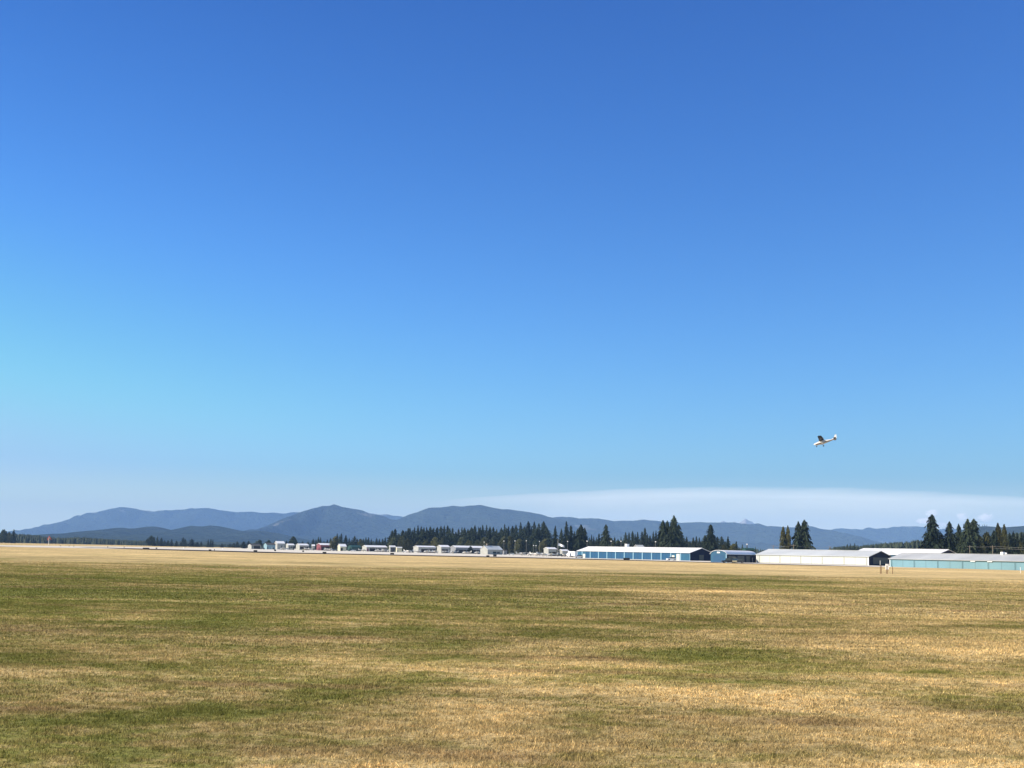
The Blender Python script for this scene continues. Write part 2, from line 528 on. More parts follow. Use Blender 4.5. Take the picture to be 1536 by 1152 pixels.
# ------------------------------------------------------------------ grass blades near the camera
def grass():
    P = []; T = []
    for ya, yb, dens, wd, ht in ((13.0, 22, 2000, .0125, .036), (22, 34, 1050, .018, .038), (34, 60, 420, .028, .042), (60, 195, 95, .055, .050)):
        hw = .42 * yb + 3.5
        n = int((yb - ya) * 2 * hw * dens)
        x = rng.uniform(-hw, hw, n); y = rng.uniform(ya, yb, n)
        keep = np.abs(x) < .42 * y + 3.5
        x, y = x[keep], y[keep]
        cl = fbm(x * 4.5, y * 4.5, 3, 3)
        keep = rng.random(len(x)) < np.clip((cl - .28) * 3.2, .35, 1)
        keep &= rng.random(len(x)) < np.clip((195 - y) / 110, 0, 1)
        x, y, cl = x[keep], y[keep], cl[keep]
        n = len(x)
        big = fbm(x * .25, y * .25, 9, 3)
        h = ht * (.45 + .9 * cl + .5 * (big - .5)) * rng.uniform(.5, 1.45, n)
        tall = rng.random(n) < .003
        h = np.where(tall, h * 1.9, h)
        a = rng.uniform(0, 2 * math.pi, n); w = wd * rng.uniform(.6, 1.3, n) * .5
        l = rng.normal(.5, .8, n) * h; la = rng.normal(.4, 1.4, n)
        dx, dy = np.cos(a) * w, np.sin(a) * w
        tri = np.zeros((n, 3, 3), dtype=np.float32)
        tri[:, 0] = np.stack([x - dx, y - dy, np.full(n, -.004)], 1)
        tri[:, 1] = np.stack([x + dx, y + dy, np.full(n, -.004)], 1)
        tri[:, 2] = np.stack([x + np.cos(la) * l, y + np.sin(la) * l, h], 1)
        P.append(tri.reshape(-1, 3)); T.append(np.where(tall, .9, np.clip(rng.beta(1.3, 1.7, n), 0, 1)).astype(np.float32))
    P = np.concatenate(P); T = np.concatenate(T)
    nt = len(T)
    me = bpy.data.meshes.new('grass')
    me.vertices.add(len(P)); me.vertices.foreach_set('co', P.ravel())
    me.loops.add(len(P)); me.loops.foreach_set('vertex_index', np.arange(len(P), dtype=np.int32))
    me.polygons.add(nt)
    me.polygons.foreach_set('loop_start', np.arange(0, len(P), 3, dtype=np.int32))
    at_ = me.attributes.new('tone', 'FLOAT', 'FACE'); at_.data.foreach_set('value', T)
    me.materials.append(M['blades'])
    me.update(calc_edges=True)
    o = bpy.data.objects.new('grass', me); col.objects.link(o)
    tag(o, 'short dry and green grass blades covering the near part of the field', 'grass', kind='stuff')
    print('grass blades', nt)


grass()

# ------------------------------------------------------------------ mountains
def ridge(name, pts, Y0, back, front, mat, seed, rough=.5, sx=40.0, jag=38.0, label=None):
    pxs = np.array([p[0] for p in pts], float); pys = np.array([p[1] for p in pts], float)
    x0, x1 = gx(pxs[0], Y0), gx(pxs[-1], Y0)
    nx = int((x1 - x0) / sx) + 1; ny = 70
    X = np.linspace(x0, x1, nx)
    # pixel column of each x, then ridge height
    pcol = np.array([768 + x / Y0 * F for x in X])
    prow = np.interp(pcol, pxs, pys)
    Z = np.array([at(a, b, Y0)[1] for a, b in zip(pcol, prow)])
    Z = Z + jag * (fbm(X / 160, X * 0 + seed, seed, 3) - .5)
    t = np.linspace(-1, 1, ny)
    Yv = np.where(t < 0, Y0 + t * front, Y0 + t * back)
    XX, YY = np.meshgrid(X, Yv); TT = np.meshgrid(X, t)[1]; ZZ = np.meshgrid(Z, t)[0]
    XX = XX + XX / Y0 * 0
    fall = np.clip(1 - np.abs(TT), 0, 1)
    fall = fall ** 1.15
    g = 1 - np.abs(2 * fbm(XX / 1500, YY / 2600, seed + 5, 5) - 1) * 1.0
    g2 = fbm(XX / 420, YY / 700, seed + 50, 4)
    cut = (1 - g) * 1.5 * rough * 4 + (g2 - .5) * rough
    z = ZZ * (fall - np.clip(cut, -.1, .6) * np.minimum(1, np.abs(TT) * 3.5) * fall * 1.0)
    z = np.maximum(z, -.3) - .8 * (np.abs(TT) > .985)
    vs = np.stack([XX, YY, z], -1).reshape(-1, 3)
    fs = []
    for j in range(ny - 1):
        for i in range(nx - 1):
            fs.append((j * nx + i, j * nx + i + 1, (j + 1) * nx + i + 1, (j + 1) * nx + i))
    me = bpy.data.meshes.new(name); me.from_pydata(vs.tolist(), [], fs); me.materials.append(mat)
    me.polygons.foreach_set('use_smooth', [True] * len(me.polygons))
    o = bpy.data.objects.new(name, me); col.objects.link(o)
    return tag(o, kind='structure')


ridge('mountain_range', [(30, 806), (50, 801), (75, 792), (90, 785), (112, 779), (140, 768), (165, 764), (190, 759), (200, 759.5), (215, 763), (240, 766), (262, 764), (290, 761.5), (318, 759.5), (335, 764), (350, 766.5), (385, 767.5), (400, 769), (440, 767), (470, 768), (500, 769), (540, 771), (565, 768), (600, 772), (640, 778), (720, 792), (800, 812)],
      22300, 3700, 4500, M['mount'], 1)
ridge('mountain_range', [(330, 812), (360, 803), (390, 793), (420, 781), (438, 775), (455, 767), (468, 764), (480, 760), (495, 758), (500, 757.5), (505, 754), (509, 755), (515, 757.5), (530, 760), (548, 762), (565, 768), (580, 773), (592, 777.5), (603, 776), (620, 769), (640, 762), (655, 757), (680, 757), (700, 757.5), (725, 755.5), (750, 759), (775, 764), (790, 766), (810, 770), (830, 775), (850, 780), (870, 790), (900, 805)],
      15000, 3600, 4600, M['mount'], 2)
ridge('mountain_range', [(700, 812), (780, 790), (820, 778), (838, 774.5), (856, 774), (872, 777), (900, 777), (925, 779.5), (945, 781), (965, 779.5), (990, 780.5), (1020, 783), (1035, 781), (1050, 782.5), (1075, 783), (1100, 782), (1112, 784), (1127, 784), (1140, 783.5), (1150, 788), (1165, 788.5), (1185, 790), (1200, 789.5), (1217, 789), (1235, 793), (1250, 794.5), (1265, 797), (1280, 802), (1295, 807), (1320, 812), (1345, 822), (1370, 834)],
      16500, 3600, 4500, M['mount'], 3)
ridge('distant_peaks', [(1070, 800), (1078, 786), (1083, 782), (1087, 779.5), (1092, 781.5), (1098, 784), (1104, 780.5), (1108, 784), (1114, 782), (1118, 779.5), (1121, 777.6), (1125, 780), (1129, 780.2), (1136, 786), (1145, 800)],
      24000, 1500, 1500, paint('pale_rock', (.28, .27, .26), .9), 4, sx=30)
ridge('mountain_range', [(1150, 815), (1190, 800), (1215, 793.5), (1240, 792.5), (1255, 791), (1272, 790.2), (1290, 792), (1297, 791), (1303, 788), (1308, 789.5), (1313, 791.5), (1330, 790.5), (1342, 788), (1365, 787), (1385, 788), (1410, 791.5), (1430, 793), (1460, 796), (1500, 805), (1560, 822)],
      21500, 3800, 4500, M['mount'], 5)
ridge('hills', [(80, 812), (110, 805), (130, 800), (150, 795), (170, 791.5), (190, 788), (203, 791), (222, 791), (235, 790.5), (250, 793), (268, 795.5), (275, 795), (282, 791), (292, 787.5), (312, 788), (338, 787), (352, 790), (368, 793.5), (385, 796.5), (410, 800), (450, 806), (500, 812), (560, 820)],
      9500, 1800, 2800, M['mount_low'], 6, sx=45, rough=.12)
ridge('hills', [(1400, 815), (1430, 800), (1455, 791), (1475, 788.5), (1500, 790), (1515, 789), (1536, 788), (1600, 786), (1700, 792)],
      7600, 1400, 2400, M['mount_low'], 8, sx=35, rough=.12, jag=6)
ridge('hills', [(-60, 804), (0, 805), (40, 807), (80, 808.5), (110, 807), (140, 808.5), (200, 811), (320, 812), (420, 814), (560, 818)],
      4200, 700, 1000, M['far_wood'], 9, sx=18, rough=.1, jag=8)

# ------------------------------------------------------------------ trees
def conifer_mesh(seed, levels=34, top_gap=0.0, shape=.9, droop=.35, per=9, rag=.42, base=.06):
    r = random.Random(seed); mb = MB()
    for i in range(levels):
        t = i / (levels - 1)
        z = base + (1 - base) * t ** .92
        rad = (1 - t) ** (shape * .78) * (1 + r.uniform(-rag, rag)) * .56 + .022
        if t < .1: rad *= .75 + t * 2.5
        n = max(3, int(per * (1 - t * .55)))
        ph = r.uniform(0, 6.28)
        for k in range(n):
            if r.random() < .08: continue
            a = ph + 6.283 * k / n + r.uniform(-.35, .35)
            L = rad * r.uniform(.6, 1.18)
            ca, sa = math.cos(a), math.sin(a)
            segs = 3
            for s in range(segs):
                f0, f1 = s / segs * .9, (s + 1) / segs
                w = .045 * (1.25 - f0) * (1 - t * .45) * r.uniform(.8, 1.5) + .012
                z0 = z - droop * L * f0 * .45 + r.uniform(-.006, .006)
                z1 = z - droop * L * f1 * .55
                p0 = Vector((ca * L * f0, sa * L * f0, z0)); p1 = Vector((ca * L * f1, sa * L * f1, z1))
                sd = Vector((-sa, ca, 0))
                tw = r.uniform(-.9, .9)
                q = sd * math.cos(tw) * w + Vector((0, 0, 1)) * math.sin(tw) * w * .5
                mb.add([p0 - q * .6, p0 + q * .6, p1 + q, p1 - q + Vector((0, 0, -.012))], [(0, 1, 2, 3)])
                mb.add([p0, p1 + sd * w * r.uniform(.8, 1.7) + Vector((0, 0, -.014)), p1 - Vector((0, 0, .022 * r.uniform(.4, 1.6)))], [(0, 1, 2)])
                mb.add([p0, p1 - sd * w * r.uniform(.8, 1.7) + Vector((0, 0, -.014)), p1 - Vector((0, 0, .022 * r.uniform(.4, 1.6)))], [(0, 1, 2)])
    # tip
    mb.tube((0, 0, .93), (0, 0, 1.0), .008, .002, 5)
    return mb


def leafy_mesh(seed, lobes, n=1500, leaf=.05):
    r = random.Random(seed); mb = MB()
    for i in range(n):
        c, rr, sz = r.choice(lobes)
        u = Vector((r.gauss(0, 1), r.gauss(0, 1), r.gauss(0, 1))).normalized() * rr * (r.random() ** .28) * r.uniform(.85, 1.12)
        p = Vector((c[0] + u.x, c[1] + u.y, c[2] + u.z * sz))
        a = Vector((r.gauss(0, 1), r.gauss(0, 1), r.gauss(0, 1))).normalized()
        b = a.orthogonal().normalized(); l = leaf * r.uniform(.6, 1.4)
        mb.add([p - a * l, p + b * l * .7, p + a * l, p - b * l * .7], [(0, 1, 2, 3)])
    return mb


def tree_proto(name, crown, crown_mat, limbs=0, tr=.018, th=.9):
    root = thing(name, (0, 0, -500))
    tb = MB(); tb.tube((0, 0, -.01), (0, 0, th * .5), tr, tr * .6, 8); tb.tube((0, 0, th * .5), (0, 0, th), tr * .6, tr * .15, 8)
    r = random.Random(limbs + 3)
    for k in range(limbs):
        a = 6.28 * k / limbs + r.uniform(-.3, .3); z = r.uniform(.22, .6) * th
        tb.tube((0, 0, z), (math.cos(a) * .22, math.sin(a) * .22, z + .2), tr * .5, tr * .12, 5)
    tb.build('trunk', M['bark'], root)
    crown.build('crown', crown_mat, root)
    root['category'] = 'tree'
    return root


PROTO = {  # kind: list of prototypes
    'fir': [tree_proto('fir_tree', conifer_mesh(s, 36, shape=sh, rag=rg), M['fir'], 6) for s, sh, rg in ((1, .80, .38), (2, .9, .45), (3, .62, .4), (4, .75, .55))],
    'big': [tree_proto('fir_tree', conifer_mesh(s, 54, shape=.72, rag=.4, per=11, droop=.5, base=.04), M['fir'], 8, .014) for s in (11, 12, 13)],
    'poplar': [tree_proto('poplar_tree', leafy_mesh(s, [((0, 0, .22), .34, .6), ((0.03, 0, .42), .36, .6), ((0, .02, .62), .28, .65), ((0, 0, .78), .18, .8), ((.02, 0, .9), .08, 1.0)], 2200, .035), M['olive'], 5, .02, .8) for s in (21, 22)],
    'round': [tree_proto('broadleaf_tree', leafy_mesh(s, [((0, 0, .55), .36, 1), ((-.2, .1, .42), .26, 1), ((.22, -.05, .45), .25, 1), ((.05, -.1, .75), .22, 1), ((-.1, 0, .25), .25, .8), ((.15, .1, .25), .24, .8)], 1700, .045), M['leaf'], 6, .03, .7) for s in (31, 32)],
    'olive': [tree_proto('broadleaf_tree', leafy_mesh(s, [((0, 0, .55), .36, 1), ((-.2, .1, .42), .26, 1), ((.22, -.05, .45), .25, 1), ((.05, -.1, .78), .2, 1), ((-.1, 0, .22), .25, .8), ((.15, .1, .22), .24, .8)], 1700, .045), M['olive'], 6, .03, .7) for s in (33,)],
}
first_used = {}


def tree(kind, px, py, wpx, Y, label=None, group=None, name=None):
    ps = PROTO[kind]; p = ps[random.randrange(len(ps))]
    x, z = at(px, py, Y)
    w = wpx * Y / F
    z = max(z, 1.5)
    sx = w * random.uniform(1.25, 1.6) * (1.15 if kind == 'big' else 1)
    rz = random.uniform(0, 6.28)
    if p.name not in first_used:
        first_used[p.name] = 1
        KID[p.name] = [(c, []) for c in kids(p)]
        p.location = (x, Y, 0); p.rotation_euler = (0, 0, rz); p.scale = (sx, sx, z)
        o = p
    else:
        o = copy_thing(p, (x, Y, 0), rz, scale=(sx, sx, z))
    tag(o, label, 'tree', group)
    if 'group' in o and not group: del o['group']
    return o


L_FAR = ('small dark conifer in the far sparse tree line beyond the left end of the airfield', 'conifers in the far left line')
L_VIL = ('dark pointed conifer behind the small white buildings at the far side of the field', 'conifers behind the small buildings')
L_MID = ('tall dark conifer in the dense wood behind the low airport buildings at centre', 'conifers of the central wood')
L_BEH = ('small dark conifer showing over the roof of the long blue hangar', 'conifers behind the long blue hangar')

# left
tree('round', 5, 793.5, 9, 2200, 'leafmost round dark tree at the left edge of the picture'.replace('leafmost', 'leftmost'))
tree('fir', 10, 796.5, 7, 2250, 'dark conifer between the leftmost round tree and the pointed tree')
tree('round', 14.5, 797.5, 7, 2200, 'low dark rounded tree just left of the pointed tree near the left edge')
tree('fir', 21, 794, 8, 2150, 'pointed dark conifer ending the clump of trees at the left edge')
tree('fir', 2, 797, 6, 2300, 'small dark conifer half cut off by the left edge of the picture')
for px, py, w, k in ((226, 803, 9, 'round'), (231, 805, 6, 'fir'), (236.5, 804.5, 5, 'fir'), (242, 806.5, 7, 'fir'), (252, 810, 6, 'fir'), (257.5, 808.5, 5, 'fir'), (265, 811, 5, 'fir'), (275, 806, 7, 'fir'), (278, 808, 6, 'fir'),
                     (288, 808, 8, 'fir'), (302, 812, 4, 'fir'), (312.5, 809, 3.5, 'fir'), (316.5, 808, 3.5, 'fir'), (319.5, 809, 3, 'fir'), (333, 815, 6, 'fir'), (345, 815, 7, 'fir'), (356, 812, 6, 'fir'), (365, 812, 5, 'fir'), (373, 811.5, 8, 'fir'), (351, 814, 6, 'fir'), (247, 810, 5, 'fir'), (296, 813, 6, 'fir')):
    if k == 'round': tree('round', px, py, w, 2000, 'broad dark tree at the left of the far sparse line of trees')
    else: tree('fir', px, py, w, random.uniform(1950, 2100), L_FAR[0], L_FAR[1])
# village background
tree('round', 388, 809, 12, 1500, 'round grey green tree rising behind the leftmost white hangar')
tree('round', 403, 810, 9, 1500, 'dark round tree rising behind the light blue hangar')
tree('round', 440, 804, 12, 1480, 'big dark round tree rising above the row of small white hangars')
for px, py, w in ((366, 812, 6), (412, 812, 6), (421, 811, 8), (430, 811, 7), (449, 813, 6), (454, 812, 8), (462, 812, 6), (470, 808, 5), (478, 805, 5), (481, 806, 5), (474, 809, 5), (491, 809, 5), (496, 807, 6), (506, 800, 6), (509, 803, 5), (512, 800, 6), (519, 802.5, 8), (524, 807, 6), (528, 809, 5), (532, 804, 9), (536, 808, 6), (545, 808, 7), (549, 806, 7), (553, 806, 6), (557, 808, 6), (565, 807, 6), (569, 808, 5), (574, 808, 6), (578, 806, 5), (583, 809, 6), (486, 811, 6)):
    tree('fir', px, py, w, random.uniform(1480, 1600), L_VIL[0], L_VIL[1])
tree('olive', 541, 808, 9, 1470, 'brownish round tree above the dark green building')
tree('olive', 501.5, 804, 10, 1290, 'tall olive green tree standing between two small white roofed buildings')
# central wood
mid = [(585, 806, 7), (588.5, 796.5, 10), (593, 793.5, 9), (598, 801, 8), (602, 803, 8), (609, 796, 8), (612.5, 792, 7), (615, 791, 6), (622, 790, 7), (627, 789, 8), (632, 790.5, 8), (636, 792, 7), (640, 791, 8), (645.5, 791, 8), (651, 790.5, 7), (656, 790, 8), (661.5, 789, 7), (666.5, 788.5, 8), (671.5, 788.5, 9), (675, 793, 7), (679, 791.5, 8), (684, 797, 7), (688, 793, 8), (693, 790, 8), (697, 791, 8), (702, 793, 7), (707, 791, 7), (712.5, 787.5, 9), (718, 791, 7), (724, 788, 9), (730, 788.5, 8), (735, 790, 8), (740, 791.5, 8), (745, 793, 8), (752, 791, 8), (757, 786.5, 8), (763, 790, 9), (769, 789, 8), (774, 787, 8), (781, 783.5, 11), (786.5, 790, 9), (792.5, 781.5, 12), (797, 790, 8), (801.5, 783, 9), (808.5, 785.5, 9), (815.5, 782, 11), (820, 790, 8), (824, 799, 8)]
for px, py, w in mid:
    tree(random.choice(('fir', 'fir', 'big')), px, py + random.uniform(-1, 1), w * random.uniform(1.0, 1.35), random.uniform(1330, 1450), L_MID[0], L_MID[1])
for k in range(76):
    px = 586 + k * 3.15 + random.uniform(-1.5, 1.5)
    if k % 4 == 1:
        tree(random.choice(('round', 'olive')), px, random.uniform(803, 811), 13, random.uniform(1240, 1270), 'low rounded tree in front of the conifers of the central wood', 'low rounded trees of the central wood')
    else:
        tree('fir', px, random.uniform(792, 805) - (0 if px < 680 else 2), random.uniform(10, 17), random.uniform(1280, 1330), L_MID[0], L_MID[1])
tree('fir', 833, 788.5, 10, 1050, 'slender dark conifer standing alone just right of the dense central wood')
tree('fir', 842, 793, 11, 1060, 'shorter dark conifer right behind the flagpole')
tree('fir', 849.5, 782, 12, 1040, 'tallest pointed conifer of the clump behind the flagpole')
tree('fir', 856.5, 788, 11, 1045, 'dark conifer close to the right of the tallest one in the flagpole clump')
tree('fir', 862, 797, 9, 1050, 'low dark conifer in the gap left of the broad dense conifers by the blue hangar')
tree('big', 866.5, 793, 10, 1010, 'dark conifer forming the left shoulder of the broad clump over the blue hangar')
tree('big', 871.5, 786.5, 14, 1000, 'broad dense dark conifer above the left end of the blue hangar')
tree('big', 877, 791.5, 10, 1015, 'dark conifer forming the right shoulder of the broad clump over the blue hangar')
tree('big', 909, 786.5, 13, 1000, 'lone ragged dark conifer above the left part of the blue hangar roof')
tree('olive', 917, 806, 14, 1020, 'brownish leafy tree beside the lone ragged conifer above the blue hangar')
tree('olive', 930, 811, 10, 1020, 'low olive leafy tree over the left half of the blue hangar roof')
for px, py, w in ((884, 806, 6), (887.5, 802, 5), (890.5, 804.5, 5), (895, 806, 6), (898.5, 800, 6), (903, 804, 6), (922, 806, 6), (927, 808, 5), (931.5, 804.5, 5), (938.5, 798, 6), (943.5, 798.5, 6), (949, 796.5, 7), (953, 801, 6), (956.5, 798, 7), (963, 797, 8), (967.5, 791.5, 8), (971, 801, 7), (975, 803, 6), (980, 797, 7), (984, 796, 7), (988, 799, 7), (1022, 805, 7), (1026, 806, 7), (1030, 805, 7), (1035, 811, 6), (1040, 806, 7), (1044.5, 804.5, 7), (1049, 806, 7), (1053, 810, 6), (1057, 803, 7), (1076, 805, 9), (1082.5, 804.5, 10), (1071, 808, 9), (1088, 812, 7)):
    tree('fir', px, py, w * 1.2, random.uniform(1180, 1300), L_BEH[0], L_BEH[1])
tree('big', 994.5, 780.5, 16, 930, 'left tree of the big dark conifer clump over the blue hangar')
tree('big', 1001, 781, 15, 935, 'middle tree of the big dark conifer clump over the blue hangar')
tree('big', 1011, 773, 19, 915, 'tallest dark conifer with a ragged top above the right half of the blue hangar')
tree('big', 1018, 787, 14, 925, 'right hand lower tree of the big dark conifer clump over the blue hangar')
tree('big', 1007, 787, 16, 905, 'front lower tree in the big dark conifer clump over the blue hangar')
tree('big', 1066, 787, 17, 880, 'lone triangular conifer above the dark end of the blue hangar')
tree('fir', 1058, 803, 11, 900, 'low conifer leaning on the left of the lone triangular conifer')
tree('fir', 1092, 804.5, 10, 900, 'small pointed conifer over the small blue hangar roof')
tree('fir', 1104.5, 812, 9, 900, 'short dark conifer above the right part of the small blue hangar')
tree('fir', 1113.5, 816, 4, 950, 'tiny conifer just right of the short dark one over the small blue hangar')
tree('fir', 1120.5, 818, 5, 950, 'tiny low conifer near where the small blue hangar meets the white hangar')
tree('fir', 1133, 820, 4, 980, 'barely visible conifer top over the left end of the long white hangar')
tree('olive', 1099, 815, 13, 880, 'low olive leafy tree behind the small blue hangar')
tree('olive', 1086, 816, 12, 880, 'low olive leafy tree next to the lone triangular conifer')
tree('poplar', 1174.5, 789.5, 12, 800, 'left one of the two yellowish green columnar trees behind the white hangar')
tree('poplar', 1182, 788, 11, 800, 'right one of the two yellowish green columnar trees behind the white hangar')
tree('big', 1197.5, 782, 14, 780, 'left one of the two tall dark conifers behind the long white hangar')
tree('big', 1206.5, 780, 18, 780, 'right one of the two tall dark conifers behind the long white hangar')
for px, py, w, lb in ((1271, 816, 6, 'leftmost'), (1275.5, 815, 5, 'second'), (1282, 815, 7, 'third')):
    tree('fir', px, py, w, 1400, lb + ' of the three small conifers rising from the low wood right of the mountain gap')
tree('big', 1398, 772, 23, 690, 'tallest ragged conifer of the right side, standing alone over the pale roof')
tree('big', 1424, 782.5, 18, 690, 'tall dark conifer second from the left in the right hand clump')
tree('big', 1438, 786, 13, 700, 'slim dark conifer between two taller ones in the right hand clump')
tree('big', 1451.5, 778.5, 20, 690, 'left one of the twin tall conifers above the teal hangar')
tree('big', 1460.5, 778.5, 19, 700, 'right one of the twin tall conifers above the teal hangar')
tree('big', 1443, 800, 16, 680, 'lower conifer in front of the left twin conifer')
tree('big', 1412, 800, 14, 700, 'low conifer in the gap right of the tallest ragged conifer')
tree('big', 1431, 801, 15, 690, 'lower conifer filling the middle of the right hand clump')
tree('olive', 1480, 797, 18, 700, 'olive leafy tree right of the twin tall conifers')
tree('olive', 1470, 803, 16, 690, 'low olive leafy tree under the twin tall conifers')
tree('poplar', 1497, 784, 15, 690, 'left one of the pair of pointed olive trees near the right edge')
tree('poplar', 1506, 786, 14, 700, 'right one of the pair of pointed olive trees near the right edge')
tree('big', 1491, 796, 14, 680, 'dark conifer in front of the pair of pointed olive trees')
for i, (px, py, w) in enumerate(((1514, 799, 10), (1520, 797, 9), (1525.5, 799, 10), (1532, 798, 9), (1538, 797, 11), (1546, 794, 12))):
    tree('fir', px, py, w * 1.2, 720, 'dark conifer in the wood at the right edge of the picture', 'conifers at the right edge')
for i, px in enumerate(range(1388, 1560, 11)):
    tree(('round', 'olive', 'fir')[i % 3], px + random.uniform(-3, 3), random.uniform(811, 819), 17, 720, 'low dark tree in the undergrowth beneath the right hand conifers', 'low trees beneath the right conifers')


# distant woods that read as one mass
def far_wood(name, px0, px1, topfn, Y, n, seed, hm=12.0, label=''):
    r = random.Random(seed); mb = MB()
    for k in range(n):
        px = r.uniform(px0, px1); yy = Y * r.uniform(.97, 1.1)
        x, z = at(px, topfn(px) + abs(r.gauss(0, 1.4)), Y)
        x = gx(px, yy); h = max(2.0, z)
        rad = h * r.uniform(.14, .30); rounds = r.random() < .3
        lv = 5
        for q in range(lv):
            z0 = h * (.02 + .85 * q / lv); z1 = min(h, z0 + h * .42)
            ra = rad * ((1 - q / lv) ** .7 if not rounds else math.sqrt(max(.1, 1 - (q / lv) ** 2))) * r.uniform(.8, 1.2)
            ph = r.uniform(0, 6); m_ = 7
            vs = [(x + ra * (1 + .35 * (i % 2 - .5)) * math.cos(ph + 6.283 * i / m_), yy + ra * math.sin(ph + 6.283 * i / m_), z0 + r.uniform(-.03, .03) * h) for i in range(m_)]
            vs.append((x + r.uniform(-.1, .1) * ra, yy, z1))
            mb.add(vs, [(i, (i + 1) % m_, m_) for i in range(m_)])
    o = mb.build(name, M['far_wood'])
    return tag(o, label, 'forest', kind='stuff')


itp = lambda pts: (lambda px: float(np.interp(px, [p[0] for p in pts], [p[1] for p in pts])))
far_wood('forest', -20, 230, itp([(-20, 800), (24, 799.5), (40, 800.5), (62, 803), (75, 805), (95, 806), (115, 804.5), (140, 806), (165, 808), (230, 811)]), 2600, 1300, 1, label='long dark band of far forest below the mountains at the left')
far_wood('forest', 190, 600, itp([(190, 811), (240, 813), (330, 815.5), (400, 815), (480, 813), (520, 811), (600, 811)]), 2400, 1300, 2, label='low dark band of forest behind the sparse trees left of centre')
far_wood('forest', 585, 1115, itp([(585, 812), (640, 806), (820, 806), (880, 810), (960, 808), (1000, 810), (1060, 812), (1090, 815), (1115, 822)]), 1500, 1700, 3, label='dark woodland mass behind the central wood and the blue hangar')
far_wood('forest', 1105, 1235, itp([(1105, 821), (1150, 823), (1235, 825)]), 2600, 260, 4, label='very low strip of forest over the white hangar below the blue mountains')
far_wood('forest', 1240, 1600, itp([(1240, 824), (1246, 820), (1262, 818), (1290, 817.5), (1310, 814.5), (1340, 812.5), (1365, 811), (1377, 808.5), (1390, 811), (1450, 805), (1536, 798), (1600, 796)]), 1500, 1500, 5, label='low green wood rising towards the right behind the pale roofs')
# little trees on the crest of the right hill
for i, px in enumerate((1469, 1474, 1477, 1480)):
    x, z = at(px, 786 + (i % 2) * .8, 7600); zz = at(px, 790, 7600)[1]
    mb = MB(); hh = z - zz
    for q in range(4): mb.tube((0, 0, hh * (.1 + .2 * q)), (0, 0, hh * min(1.0, .45 + .2 * q)), hh * .25 * (1 - q * .2), hh * .03, 6)
    t = thing('conifer', (x, 7600, zz), 0, 'tiny tree standing on the skyline of the hill right of the twin tall conifers', 'tree', 'trees on the skyline of the right hill')
    mb.build('crown', M['fir'], t)
    MB().tube((0, 0, -3), (0, 0, hh * .2), hh * .05, hh * .04, 6).build('trunk', M['bark'], t)
# bush in front of the long roof
t = thing('conical_bush', (gx(705.5, 1180), 1180, 0), 0, 'dark cone shaped bush in front of the long white roofed hangar row', 'bush')
conifer_mesh(77, 30, shape=.55, rag=.2, per=12, base=.0).build('foliage', M['fir'], t)
MB().tube((0, 0, 0), (0, 0, .8), .02, .01, 6).build('stem', M['bark'], t)
t.scale = (7.4, 7.4, 6.8)


